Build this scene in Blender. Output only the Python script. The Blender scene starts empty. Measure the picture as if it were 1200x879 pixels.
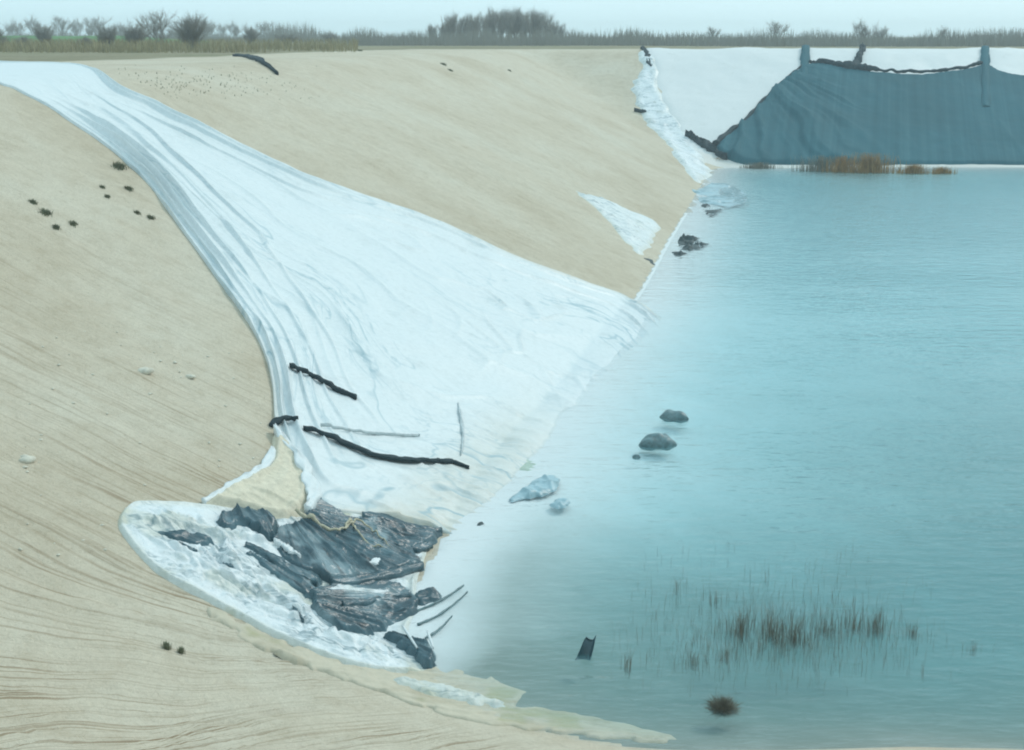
import bpy, bmesh, math, random
import numpy as np
from mathutils import Vector

scene = bpy.context.scene
C = scene.collection
R = math.radians

# ------------------------------------------------------------------ camera
F_PX, CX, CY = 1550.0, 600.0, 439.5          # measured on the 1200 x 879 photograph
CAM_Z, PITCH = 1.6, R(14.4)
cam = bpy.data.cameras.new('camera')
cam.sensor_fit = 'HORIZONTAL'; cam.sensor_width = 36.0
cam.lens = 36.0 * F_PX / 1200.0
cam.clip_start = 0.1; cam.clip_end = 9000.0
cam_o = bpy.data.objects.new('camera', cam); C.objects.link(cam_o)
cam_o.location = (0, 0, CAM_Z); cam_o.rotation_euler = (R(90) - PITCH, 0, 0)
scene.camera = cam_o

# ------------------------------------------------------------------ sky, sun, exposure
SUN_EL, SUN_AZ = R(40), R(48)                # azimuth clockwise from +Y: veiled sun beyond the pond on the right
world = bpy.data.worlds.new('World'); scene.world = world; world.use_nodes = True
wn, wl = world.node_tree.nodes, world.node_tree.links
wn.clear()
sky = wn.new('ShaderNodeTexSky'); sky.sky_type = 'NISHITA'; sky.sun_disc = False
sky.sun_elevation = SUN_EL; sky.sun_rotation = SUN_AZ
sky.air_density = 1.0; sky.dust_density = 2.0; sky.ozone_density = 1.0
cloud = wn.new('ShaderNodeMix'); cloud.data_type = 'RGBA'
cloud.inputs[0].default_value = 0.85         # an even cloud deck in front of the clear sky
cloud.inputs[7].default_value = (6.6, 9.4, 10.3, 1)
bg = wn.new('ShaderNodeBackground'); bg.inputs[1].default_value = 0.10
wo = wn.new('ShaderNodeOutputWorld')
wl.new(sky.outputs[0], cloud.inputs[6]); wl.new(cloud.outputs[2], bg.inputs[0]); wl.new(bg.outputs[0], wo.inputs[0])
sun = bpy.data.lights.new('sun', 'SUN'); sun.energy = 1.2; sun.angle = R(12); sun.color = (1.0, 0.95, 0.87)
sun_o = bpy.data.objects.new('sun', sun); C.objects.link(sun_o)
sd = Vector((math.sin(SUN_AZ) * math.cos(SUN_EL), math.cos(SUN_AZ) * math.cos(SUN_EL), math.sin(SUN_EL)))
sun_o.rotation_euler = sd.to_track_quat('Z', 'Y').to_euler(); sun_o.location = (0, 0, 60)
vs = scene.view_settings
vs.view_transform = 'Standard'; vs.look = 'None'; vs.gamma = 1.0; vs.use_curve_mapping = False
vs.exposure = 0.18
scene.render.engine = 'CYCLES'
cy = scene.cycles
cy.use_denoising = True; cy.pixel_filter_type = 'BLACKMAN_HARRIS'; cy.filter_width = 2.0   # the soft film scan
cy.max_bounces = 8; cy.transparent_max_bounces = 16; cy.volume_bounces = 3
cy.caustics_reflective = False; cy.caustics_refractive = False

# ------------------------------------------------------------------ numpy noise
def _hash(ix, iy, seed):
    n = (ix.astype(np.int64) * 374761393 + iy.astype(np.int64) * 668265263 + seed * 1442695041) & 0xFFFFFFFF
    n = ((n ^ (n >> 13)) * 1274126177) & 0xFFFFFFFF
    n = n ^ (n >> 16)
    return (n & 0xFFFFFF) / float(0xFFFFFF)
def vn(x, y, seed=0):
    x = np.asarray(x, float); y = np.asarray(y, float)
    x0 = np.floor(x); y0 = np.floor(y); fx = x - x0; fy = y - y0
    ux = fx * fx * fx * (fx * (fx * 6 - 15) + 10); uy = fy * fy * fy * (fy * (fy * 6 - 15) + 10)
    a = _hash(x0, y0, seed); b = _hash(x0 + 1, y0, seed); c = _hash(x0, y0 + 1, seed); d = _hash(x0 + 1, y0 + 1, seed)
    return (a * (1 - ux) + b * ux) * (1 - uy) + (c * (1 - ux) + d * ux) * uy
def fbm(x, y, seed=0, octv=4, gain=0.5):
    s = 0.0; a = 1.0; t = 0.0
    for k in range(octv):
        s = s + a * vn(x, y, seed + 17 * k); t += a; a *= gain
        x = x * 2.03 + 5.1; y = y * 2.03 + 3.7
    return s / t
def ridged(x, y, seed=0, octv=3, gain=0.5):
    s = 0.0; a = 1.0; t = 0.0
    for k in range(octv):
        s = s + a * (1 - np.abs(2 * vn(x, y, seed + 31 * k) - 1)) ** 2; t += a; a *= gain
        x = x * 2.1 + 1.3; y = y * 2.1 + 7.7
    return s / t
def cells(x, y, seed=0):                                   # distance to the two nearest random points: sharp creases
    x0 = np.floor(x); y0 = np.floor(y)
    f1 = np.full(x.shape, 9.0); f2 = np.full(x.shape, 9.0)
    for dx in (-1, 0, 1):
        for dy in (-1, 0, 1):
            px = x0 + dx + _hash(x0 + dx, y0 + dy, seed); py = y0 + dy + _hash(x0 + dx, y0 + dy, seed + 7)
            d = np.hypot(px - x, py - y)
            f2 = np.where(d < f1, f1, np.minimum(f2, d)); f1 = np.minimum(f1, d)
    return f1, f2
def sstep(a, b, x):
    t = np.clip((x - a) / (b - a), 0, 1); return t * t * (3 - 2 * t)

# ------------------------------------------------------------------ the pit: banks, rim, bed
WZ = -10.4                                                  # water level, rim at about 0
_sy = np.array([-400, 0, 24, 35, 40, 61, 122, 170, 600.]); _sx = np.array([-90, -9, -3.0, -0.96, 0.2, 5.6, 18.0, 28, 120.])
def smax(a, b, k):
    h = np.maximum(k - np.abs(a - b), 0) / k
    return np.maximum(a, b) + h * h * k * 0.25
def banks(X, Y):
    xs = (np.interp(Y - 2, _sy, _sx) + np.interp(Y + 2, _sy, _sx) + np.interp(Y, _sy, _sx)) / 3
    el = 0.45 * 0.975 * (xs - X)
    en = 0.50 * (20.75 - Y + (fbm(X * 0.22, Y * 0 + 2.0, 29, 3) - 0.5) * 0.9)
    ef = 0.36 * (Y - 126.0 - 0.006 * X)
    er = 0.40 * (X - 115.0)
    return el, en, ef, er
def elev(X, Y):
    el, en, ef, er = banks(X, Y)
    return smax(smax(smax(el, en, 3.5), ef, 1.6), er, 3.0)
def shore_e(X, Y):                                          # height above water before the bed and the rim are rounded; 0 at the shore
    e = elev(X, Y)
    und = (fbm(X * 0.09, Y * 0.09, 3, 3) - 0.5) * 0.45 + (fbm(X * 0.6, Y * 0.6, 23, 3) - 0.5) * 0.12
    return e + und * sstep(-1, 2, e) * (1 - 0.6 * sstep(8, 11, e))
def terrain(X, Y):
    X = np.asarray(X, float); Y = np.asarray(Y, float)
    e = shore_e(X, Y)
    el, en, ef, er = banks(X, Y); nb = sstep(-2.2, 1.2, en - el)     # the near bank drops off steeply, the left one shelves
    dep = 0.26 * np.minimum(e, 0) * ((0.25 + 0.75 * sstep(0, 2.6, -e)) * (1 - nb) * (1 + 1.6 * (1 - sstep(25, 37, Y))) + 2.6 * nb)
    dep = -3.2 * (1 - np.exp(dep / 3.2))
    z = WZ + np.maximum(e, 0) + dep
    top = (fbm(X * 0.02, Y * 0.02, 9, 2) - 0.5) * 0.35 * (1 - sstep(200, 500, np.hypot(X, Y)))
    return -smax(-z, -top, 1.2)
_cp, _sp = math.cos(PITCH), math.sin(PITCH)
def pix_dir(px, py):
    u = (px - CX) / F_PX; v = (CY - py) / F_PX
    return np.array([u, _cp + _sp * v, -_sp + _cp * v])
def hit(px, py, water=False):                               # the point of the ground (or water) a photo pixel shows
    d = pix_dir(px, py)
    t = 6.0; p0 = 6.0
    while t < 1500:
        q = d * t; z = CAM_Z + q[2]
        g = float(terrain(q[0], q[1])); g = max(g, WZ) if water else g
        if z < g: break
        p0 = t; t += max(0.15, 0.25 * (z - g))
    a, b = p0, t
    for _ in range(26):
        m = (a + b) / 2; q = d * m; g = float(terrain(q[0], q[1])); g = max(g, WZ) if water else g
        if CAM_Z + q[2] < g: b = m
        else: a = m
    q = d * b
    return np.array([q[0], q[1], CAM_Z + q[2]])
def at_dist(px, Y):                                         # a point on the flat land at distance Y seen in photo column px
    X = (px - CX) / F_PX * Y * 1.03
    return np.array([X, Y, float(terrain(X, Y))])

# ------------------------------------------------------------------ materials
def mat(name):
    m = bpy.data.materials.new(name); m.use_nodes = True
    n, l = m.node_tree.nodes, m.node_tree.links
    n.clear()
    out = n.new('ShaderNodeOutputMaterial'); b = n.new('ShaderNodeBsdfPrincipled')
    l.new(b.outputs[0], out.inputs[0])
    return m, n, l, b, out
def noise_node(n, l, scale, detail=4, rough=0.55, vec=None, mscale=None):
    t = n.new('ShaderNodeTexNoise'); t.inputs['Scale'].default_value = scale
    t.inputs['Detail'].default_value = detail; t.inputs['Roughness'].default_value = rough
    if vec is not None:
        if mscale:
            mp = n.new('ShaderNodeMapping'); mp.inputs['Scale'].default_value = mscale
            l.new(vec, mp.inputs[0]); l.new(mp.outputs[0], t.inputs['Vector'])
        else: l.new(vec, t.inputs['Vector'])
    return t
def ramp(n, l, fac, stops):
    r = n.new('ShaderNodeValToRGB'); l.new(fac, r.inputs[0])
    e = r.color_ramp.elements
    while len(e) < len(stops): e.new(0.5)
    for k, (p, c) in enumerate(stops):
        e[k].position = p; e[k].color = (c if len(c) == 4 else (*c, 1))
    return r
def mixc(n, l, fac, a, b, mode='MIX'):
    m = n.new('ShaderNodeMix'); m.data_type = 'RGBA'; m.blend_type = mode
    if isinstance(fac, (int, float)): m.inputs[0].default_value = fac
    else: l.new(fac, m.inputs[0])
    for s, v in ((6, a), (7, b)):
        if isinstance(v, tuple): m.inputs[s].default_value = (*v, 1)
        else: l.new(v, m.inputs[s])
    return m.outputs[2]
def bump(n, l, b, h, strength, dist):
    k = n.new('ShaderNodeBump'); k.inputs['Strength'].default_value = strength; k.inputs['Distance'].default_value = dist
    l.new(h, k.inputs['Height']); l.new(k.outputs[0], b.inputs['Normal'])
def geo_pos(n): return n.new('ShaderNodeNewGeometry').outputs['Position']
def attr(n, name):
    a = n.new('ShaderNodeAttribute'); a.attribute_name = name; return a

def ground_material():
    m, n, l, b, out = mat('pit_sand')
    pos = geo_pos(n); rill = attr(n, 'rill').outputs['Vector']; fld = attr(n, 'field').outputs['Fac']
    low = noise_node(n, l, 0.16, 4, 0.6, pos); fine = noise_node(n, l, 9.0, 5, 0.7, pos); grit = noise_node(n, l, 34.0, 3, 0.7, pos)
    sand = ramp(n, l, low.outputs[0], [(0.32, (0.555, 0.48, 0.365)), (0.5, (0.615, 0.545, 0.43)), (0.70, (0.645, 0.59, 0.48))]).outputs[0]
    sand = mixc(n, l, 0.40, sand, ramp(n, l, fine.outputs[0], [(0.3, (0.62, 0.6, 0.56)), (0.5, (0.9, 0.9, 0.9)), (0.7, (1, 1, 1))]).outputs[0], 'MULTIPLY')
    sand = mixc(n, l, 0.3, sand, ramp(n, l, grit.outputs[0], [(0.34, (0.55, 0.52, 0.48)), (0.52, (0.95, 0.95, 0.95)), (0.7, (1, 1, 1))]).outputs[0], 'MULTIPLY')
    mid = noise_node(n, l, 1.7, 5, 0.65, pos)
    sand = mixc(n, l, 0.45, sand, ramp(n, l, mid.outputs[0], [(0.33, (0.78, 0.74, 0.68)), (0.5, (0.96, 0.95, 0.94)), (0.68, (1.06, 1.06, 1.05))]).outputs[0], 'MULTIPLY')
    st = noise_node(n, l, 1.0, 5, 0.62, rill, (7.5, 7.5, 0.55)); st.inputs['Distortion'].default_value = 0.4
    patch = noise_node(n, l, 0.22, 3, 0.5, pos)
    band = ramp(n, l, st.outputs[0], [(0.515, (0, 0, 0)), (0.63, (1, 1, 1))]).outputs[0]
    pm = ramp(n, l, patch.outputs[0], [(0.38, (0.25,) * 3), (0.58, (1,) * 3)]).outputs[0]
    mm = n.new('ShaderNodeMath'); mm.operation = 'MULTIPLY'; l.new(band, mm.inputs[0]); l.new(pm, mm.inputs[1])
    wet = attr(n, 'rillamt').outputs['Fac']
    m2 = n.new('ShaderNodeMath'); m2.operation = 'MULTIPLY'; l.new(mm.outputs[0], m2.inputs[0]); l.new(wet, m2.inputs[1])
    sand = mixc(n, l, m2.outputs[0], sand, (0.27, 0.20, 0.125))
    g1 = noise_node(n, l, 0.05, 5, 0.65, pos); g2 = noise_node(n, l, 1.2, 4, 0.7, pos)
    grass = ramp(n, l, g1.outputs[0], [(0.35, (0.25, 0.225, 0.14)), (0.52, (0.31, 0.275, 0.18)), (0.68, (0.17, 0.19, 0.09))]).outputs[0]
    grass = mixc(n, l, 0.5, grass, ramp(n, l, g2.outputs[0], [(0.35, (0.5, 0.5, 0.5)), (0.65, (1, 1, 1))]).outputs[0], 'MULTIPLY')
    l.new(mixc(n, l, fld, sand, grass), b.inputs['Base Color'])
    b.inputs['Roughness'].default_value = 0.95; b.inputs['Specular IOR Level'].default_value = 0.15
    h = n.new('ShaderNodeMath'); h.operation = 'MULTIPLY_ADD'; l.new(grit.outputs[0], h.inputs[0]); h.inputs[1].default_value = 0.35; l.new(fine.outputs[0], h.inputs[2])
    bump(n, l, b, h.outputs[0], 0.8, 0.06)
    return m

def plastic(name, clean, dirt, dirt_lo, rough=0.42, crease=1.0, stain=None, spec=0.4, mottle_scale=6.0, streak=None, fold=None):
    m, n, l, b, out = mat(name)
    pos = geo_pos(n)
    a = noise_node(n, l, 0.9, 6, 0.65, pos); f = noise_node(n, l, mottle_scale, 5, 0.7, pos)
    col = mixc(n, l, ramp(n, l, a.outputs[0], [(dirt_lo, (0, 0, 0)), (dirt_lo + 0.16, (1, 1, 1))]).outputs[0], clean, dirt)
    col = mixc(n, l, 0.35, col, ramp(n, l, f.outputs[0], [(0.32, (0.72, 0.74, 0.74)), (0.55, (1, 1, 1))]).outputs[0], 'MULTIPLY')  # fine noise mottles the colour darker
    if stain:
        s = attr(n, 'stain').outputs['Fac']; sn = noise_node(n, l, 2.6, 5, 0.7, pos)
        q = n.new('ShaderNodeMath'); q.operation = 'MULTIPLY_ADD'; l.new(sn.outputs[0], q.inputs[0]); q.inputs[1].default_value = 1.6; q.inputs[2].default_value = -0.8
        w = n.new('ShaderNodeMath'); w.operation = 'MULTIPLY_ADD'; w.use_clamp = True
        l.new(s, w.inputs[0]); w.inputs[1].default_value = 1.0
        z = n.new('ShaderNodeMath'); z.operation = 'MULTIPLY'; l.new(q.outputs[0], z.inputs[0]); l.new(s, z.inputs[1])
        l.new(z.outputs[0], w.inputs[2])
        col = mixc(n, l, w.outputs[0], col, stain)
    if fold:                                                     # fold shade painted into the colour, thin lines along the tension creases
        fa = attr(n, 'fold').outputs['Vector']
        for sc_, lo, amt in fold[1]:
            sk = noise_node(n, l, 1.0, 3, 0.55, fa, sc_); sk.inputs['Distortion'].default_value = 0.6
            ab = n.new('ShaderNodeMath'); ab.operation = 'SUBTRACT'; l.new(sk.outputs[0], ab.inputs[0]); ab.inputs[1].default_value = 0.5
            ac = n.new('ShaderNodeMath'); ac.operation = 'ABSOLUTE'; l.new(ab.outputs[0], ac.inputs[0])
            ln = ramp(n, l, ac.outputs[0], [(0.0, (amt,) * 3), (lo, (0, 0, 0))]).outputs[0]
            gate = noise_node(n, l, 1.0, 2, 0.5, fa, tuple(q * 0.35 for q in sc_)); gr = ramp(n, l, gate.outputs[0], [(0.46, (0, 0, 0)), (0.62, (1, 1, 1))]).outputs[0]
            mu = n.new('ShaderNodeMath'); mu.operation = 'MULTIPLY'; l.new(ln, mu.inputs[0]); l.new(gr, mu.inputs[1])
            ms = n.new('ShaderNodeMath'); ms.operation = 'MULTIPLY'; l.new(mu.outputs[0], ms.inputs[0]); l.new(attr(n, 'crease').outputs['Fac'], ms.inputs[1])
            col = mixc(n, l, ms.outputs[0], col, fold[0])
    if streak:                                                   # pale scuffs drawn out along the pull of the sheet
        mp = n.new('ShaderNodeMapping'); mp.inputs['Rotation'].default_value = (0, 0, -streak[0]); mp.inputs['Scale'].default_value = (0.5, 7.0, 3.0)
        l.new(pos, mp.inputs[0]); sk = noise_node(n, l, 1.0, 5, 0.65, mp.outputs[0])
        col = mixc(n, l, ramp(n, l, sk.outputs[0], [(0.52, (0, 0, 0)), (0.70, (0.8, 0.8, 0.8))]).outputs[0], col, streak[1])
    l.new(col, b.inputs['Base Color'])
    b.inputs['Roughness'].default_value = rough; b.inputs['Specular IOR Level'].default_value = spec
    cr = noise_node(n, l, 5.0, 4, 0.6, pos); cr.inputs['Distortion'].default_value = 1.5
    bump(n, l, b, cr.outputs[0], 0.35 * crease, 0.06)
    return m

def simple(name, col, rough=0.9, var=0.35, scale=12.0, spec=0.2, bstr=0.2, bdist=0.02):
    m, n, l, b, out = mat(name)
    pos = geo_pos(n); f = noise_node(n, l, scale, 5, 0.7, pos)
    c = mixc(n, l, var * 2, col, ramp(n, l, f.outputs[0], [(0.3, (0.35,) * 3), (0.65, (1.15,) * 3)]).outputs[0], 'MULTIPLY')
    l.new(c, b.inputs['Base Color']); b.inputs['Roughness'].default_value = rough; b.inputs['Specular IOR Level'].default_value = spec
    bump(n, l, b, f.outputs[0], bstr, bdist)
    return m

def water_material():
    m, n, l, b, out = mat('pond_water'); n.remove(b)
    pos = geo_pos(n)
    w1 = noise_node(n, l, 1.0, 3, 0.55, pos, (0.9, 2.6, 1.0)); w2 = noise_node(n, l, 1.0, 2, 0.5, pos, (3.2, 8.5, 1.0))
    calm = noise_node(n, l, 0.05, 3, 0.6, pos, (0.6, 2.0, 1))
    h = n.new('ShaderNodeMath'); h.operation = 'MULTIPLY_ADD'; l.new(w2.outputs[0], h.inputs[0]); h.inputs[1].default_value = 0.30; l.new(w1.outputs[0], h.inputs[2])
    amt = n.new('ShaderNodeMapRange'); l.new(calm.outputs[0], amt.inputs[0]); amt.inputs[1].default_value = 0.36; amt.inputs[2].default_value = 0.62
    amt.inputs[3].default_value = 0.35; amt.inputs[4].default_value = 0.80
    bp = n.new('ShaderNodeBump'); bp.inputs['Distance'].default_value = 0.10; l.new(h.outputs[0], bp.inputs['Height']); l.new(amt.outputs[0], bp.inputs['Strength'])
    lw = n.new('ShaderNodeLayerWeight'); lw.inputs[0].default_value = 0.5; l.new(bp.outputs[0], lw.inputs['Normal'])
    p5 = n.new('ShaderNodeMath'); p5.operation = 'POWER'; l.new(lw.outputs['Facing'], p5.inputs[0]); p5.inputs[1].default_value = 5.0
    fr = n.new('ShaderNodeMath'); fr.operation = 'MULTIPLY_ADD'; l.new(p5.outputs[0], fr.inputs[0]); fr.inputs[1].default_value = 0.98; fr.inputs[2].default_value = 0.02
    gl = n.new('ShaderNodeBsdfGlossy'); gl.inputs['Roughness'].default_value = 0.15; l.new(bp.outputs[0], gl.inputs['Normal'])
    tr = n.new('ShaderNodeBsdfTransparent')
    df = n.new('ShaderNodeBsdfDiffuse'); df.inputs[0].default_value = (0.33, 0.66, 0.70, 1)   # silt suspended in the water
    body = n.new('ShaderNodeMixShader'); l.new(attr(n, 'silt').outputs['Fac'], body.inputs[0])
    l.new(tr.outputs[0], body.inputs[1]); l.new(df.outputs[0], body.inputs[2])
    mx = n.new('ShaderNodeMixShader'); l.new(fr.outputs[0], mx.inputs[0]); l.new(body.outputs[0], mx.inputs[1]); l.new(gl.outputs[0], mx.inputs[2])
    l.new(mx.outputs[0], out.inputs[0])
    va = n.new('ShaderNodeVolumeAbsorption'); va.inputs[0].default_value = (0.30, 0.80, 0.86, 1); va.inputs[1].default_value = 0.28
    l.new(va.outputs[0], out.inputs['Volume'])
    return m

M = {}
M['ground'] = ground_material()
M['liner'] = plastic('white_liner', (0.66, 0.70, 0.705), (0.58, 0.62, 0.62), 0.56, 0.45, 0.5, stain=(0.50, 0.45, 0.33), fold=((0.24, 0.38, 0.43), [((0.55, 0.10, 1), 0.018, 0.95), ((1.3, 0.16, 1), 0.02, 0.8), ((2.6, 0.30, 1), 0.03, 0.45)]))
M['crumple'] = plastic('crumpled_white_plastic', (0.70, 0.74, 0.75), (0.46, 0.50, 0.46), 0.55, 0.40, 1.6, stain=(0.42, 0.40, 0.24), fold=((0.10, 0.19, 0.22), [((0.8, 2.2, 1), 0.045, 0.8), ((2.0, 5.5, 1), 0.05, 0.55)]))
M['cream'] = plastic('sandy_plastic', (0.53, 0.475, 0.37), (0.44, 0.385, 0.285), 0.50, 0.7, 0.8, stain=(0.36, 0.34, 0.19), spec=0.2)
M['sandy'] = simple('sand_covered_sheet', (0.66, 0.60, 0.475), 0.95, 0.16, 7, 0.1, 0.4, 0.04)
M['farliner'] = plastic('far_white_liner', (0.66, 0.67, 0.66), (0.58, 0.59, 0.57), 0.58, 0.5, 0.5, stain=(0.45, 0.42, 0.33))
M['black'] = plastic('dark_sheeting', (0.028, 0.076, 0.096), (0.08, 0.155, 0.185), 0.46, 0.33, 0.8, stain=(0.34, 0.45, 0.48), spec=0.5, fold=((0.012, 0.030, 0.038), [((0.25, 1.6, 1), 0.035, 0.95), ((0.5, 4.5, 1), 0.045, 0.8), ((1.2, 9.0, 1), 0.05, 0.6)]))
M['strip'] = plastic('dark_strip', (0.024, 0.042, 0.050), (0.055, 0.08, 0.088), 0.55, 0.75, 0.8, spec=0.15)
def bed_material():
    m, n, l, b, out = mat('submerged_liner'); pos = geo_pos(n)
    f = noise_node(n, l, 0.5, 5, 0.65, pos); s_ = attr(n, 'silted').outputs['Fac']
    q = n.new('ShaderNodeMath'); q.operation = 'MULTIPLY_ADD'; l.new(f.outputs[0], q.inputs[0]); q.inputs[1].default_value = 0.5; q.inputs[2].default_value = -0.25
    a = n.new('ShaderNodeMath'); a.operation = 'ADD'; a.use_clamp = True; l.new(q.outputs[0], a.inputs[0]); l.new(s_, a.inputs[1])
    l.new(mixc(n, l, a.outputs[0], (0.68, 0.71, 0.71), (0.20, 0.235, 0.205)), b.inputs['Base Color']); b.inputs['Roughness'].default_value = 0.95
    return m
M['bed'] = bed_material()
M['film'] = plastic('drifting_film', (0.33, 0.48, 0.53), (0.12, 0.23, 0.26), 0.46, 0.3, 1.0, mottle_scale=14)
M['seam'] = simple('seam_tape', (0.54, 0.60, 0.61), 0.6, 0.2, 4)
M['bag'] = simple('wet_bag', (0.13, 0.22, 0.235), 0.4, 0.35, 9, 0.5, 0.5, 0.03)
M['stone'] = simple('pale_stone', (0.66, 0.62, 0.52), 0.9, 0.2, 10)
M['rope'] = simple('frayed_strap', (0.55, 0.50, 0.37), 0.9, 0.3, 30, 0.2, 0.5, 0.02)
M['bark'] = simple('winter_bark', (0.20, 0.185, 0.16), 0.95, 0.2, 3)
M['twig'] = simple('winter_twigs', (0.27, 0.26, 0.23), 0.95, 0.12, 0.4)
M['reed'] = simple('dry_reed', (0.225, 0.215, 0.17), 0.9, 0.35, 4)
M['reedgold'] = simple('golden_reed', (0.40, 0.22, 0.07), 0.9, 0.35, 2)
M['drygrass'] = simple('dry_grass', (0.34, 0.29, 0.165), 0.95, 0.35, 0.8)
M['weed'] = simple('green_weed', (0.17, 0.185, 0.115), 0.9, 0.3, 20)
M['algae'] = simple('algae_film', (0.42, 0.52, 0.42), 0.9, 0.2, 3)
M['debris'] = simple('wet_debris', (0.045, 0.075, 0.08), 0.7, 0.4, 8, 0.4, 0.5, 0.05)
M['dike'] = simple('green_dike', (0.10, 0.22, 0.07), 0.95, 0.3, 0.25)
M['water'] = water_material()
def net_material():
    m, n, l, b, out = mat('shade_net')
    pos = geo_pos(n)
    mp = n.new('ShaderNodeMapping'); mp.inputs['Rotation'].default_value = (0, 0, 0.25); l.new(pos, mp.inputs[0])
    st = noise_node(n, l, 1.0, 5, 0.6, mp.outputs[0], (1.1, 0.0, 0.03)); wv = noise_node(n, l, 1.0, 3, 0.6, pos, (0.6, 0.6, 4.0)); lo = noise_node(n, l, 0.12, 3, 0.5, pos)
    col = ramp(n, l, st.outputs[0], [(0.3, (0.018, 0.088, 0.112)), (0.5, (0.026, 0.108, 0.134)), (0.7, (0.042, 0.130, 0.154))]).outputs[0]
    col = mixc(n, l, 0.15, col, ramp(n, l, wv.outputs[0], [(0.35, (0.8,) * 3), (0.6, (1.1,) * 3)]).outputs[0], 'MULTIPLY')
    col = mixc(n, l, 0.4, col, ramp(n, l, lo.outputs[0], [(0.35, (0.75,) * 3), (0.6, (1.15,) * 3)]).outputs[0], 'MULTIPLY')
    l.new(col, b.inputs['Base Color']); b.inputs['Roughness'].default_value = 0.85; b.inputs['Specular IOR Level'].default_value = 0.15
    bump(n, l, b, st.outputs[0], 0.15, 0.2)
    return m
M['net'] = net_material()

# ------------------------------------------------------------------ object helpers
def tag(o, label=None, cat=None, group=None, kind=None):
    if label: o['label'] = label
    if cat: o['category'] = cat
    if group: o['group'] = group
    if kind: o['kind'] = kind
    return o
def mesh_obj(name, V, Fc, material, parent=None, smooth=True, attrs=None):
    me = bpy.data.meshes.new(name)
    V = np.asarray(V, float); me.from_pydata(V.tolist(), [], [tuple(int(i) for i in f) for f in Fc])
    if smooth: me.polygons.foreach_set('use_smooth', [True] * len(me.polygons))
    for k, a in (attrs or {}).items():
        a = np.asarray(a, float)
        if a.ndim == 2:
            at = me.attributes.new(k, 'FLOAT_VECTOR', 'POINT'); at.data.foreach_set('vector', a.ravel())
        else:
            at = me.attributes.new(k, 'FLOAT', 'POINT'); at.data.foreach_set('value', a)
    me.materials.append(M[material]); me.update()
    o = bpy.data.objects.new(name, me); C.objects.link(o)
    if parent: o.parent = parent
    return o
def grid_faces(nr, nc):
    i = np.arange(nr - 1)[:, None] * nc + np.arange(nc - 1)[None, :]
    return np.stack([i, i + 1, i + nc + 1, i + nc], -1).reshape(-1, 4)
def empty(name, loc=(0, 0, 0)):
    o = bpy.data.objects.new(name, None); C.objects.link(o); o.location = loc; o.empty_display_size = 0.3
    return o
def copy_tree(o, parent=None):
    c = o.copy(); C.objects.link(c)
    if parent: c.parent = parent
    for ch in [q for q in bpy.data.objects if q.parent == o]: copy_tree(ch, c)
    return c
def catmull(P, n, closed=False):
    P = np.asarray(P, float); N = len(P); out = []
    segs = N if closed else N - 1
    for i in range(segs):
        if closed: p0, p1, p2, p3 = P[(i - 1) % N], P[i], P[(i + 1) % N], P[(i + 2) % N]
        else: p0, p1, p2, p3 = P[max(i - 1, 0)], P[i], P[i + 1], P[min(i + 2, N - 1)]
        for t in np.linspace(0, 1, n, endpoint=False):
            out.append(0.5 * (2 * p1 + (p2 - p0) * t + (2 * p0 - 5 * p1 + 4 * p2 - p3) * t * t + (3 * p1 - p0 - 3 * p2 + p3) * t ** 3))
    if not closed: out.append(P[-1])
    return np.array(out)
def resample(P, n):
    d = np.r_[0, np.cumsum(np.linalg.norm(np.diff(P, axis=0), axis=1))]
    s = np.linspace(0, d[-1], n)
    return np.stack([np.interp(s, d, P[:, k]) for k in range(P.shape[1])], 1)
def poly_inside(poly, X, Y):
    ins = np.zeros(X.shape, bool); n = len(poly)
    for i in range(n):
        x1, y1 = poly[i]; x2, y2 = poly[(i + 1) % n]
        c = ((y1 > Y) != (y2 > Y)) & (X < (x2 - x1) * (Y - y1) / (y2 - y1 + 1e-12) + x1)
        ins ^= c
    return ins
def poly_near(poly, X, Y):
    best = np.full(X.shape, 1e9); bx = np.zeros(X.shape); by = np.zeros(X.shape); n = len(poly)
    for i in range(n):
        x1, y1 = poly[i]; x2, y2 = poly[(i + 1) % n]
        dx, dy = x2 - x1, y2 - y1; L = dx * dx + dy * dy + 1e-12
        t = np.clip(((X - x1) * dx + (Y - y1) * dy) / L, 0, 1)
        qx, qy = x1 + t * dx, y1 + t * dy; d = np.hypot(X - qx, Y - qy)
        k = d < best; best = np.where(k, d, best); bx = np.where(k, qx, bx); by = np.where(k, qy, by)
    return best, bx, by
def ground_z(X, Y): return terrain(X, Y)

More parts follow.
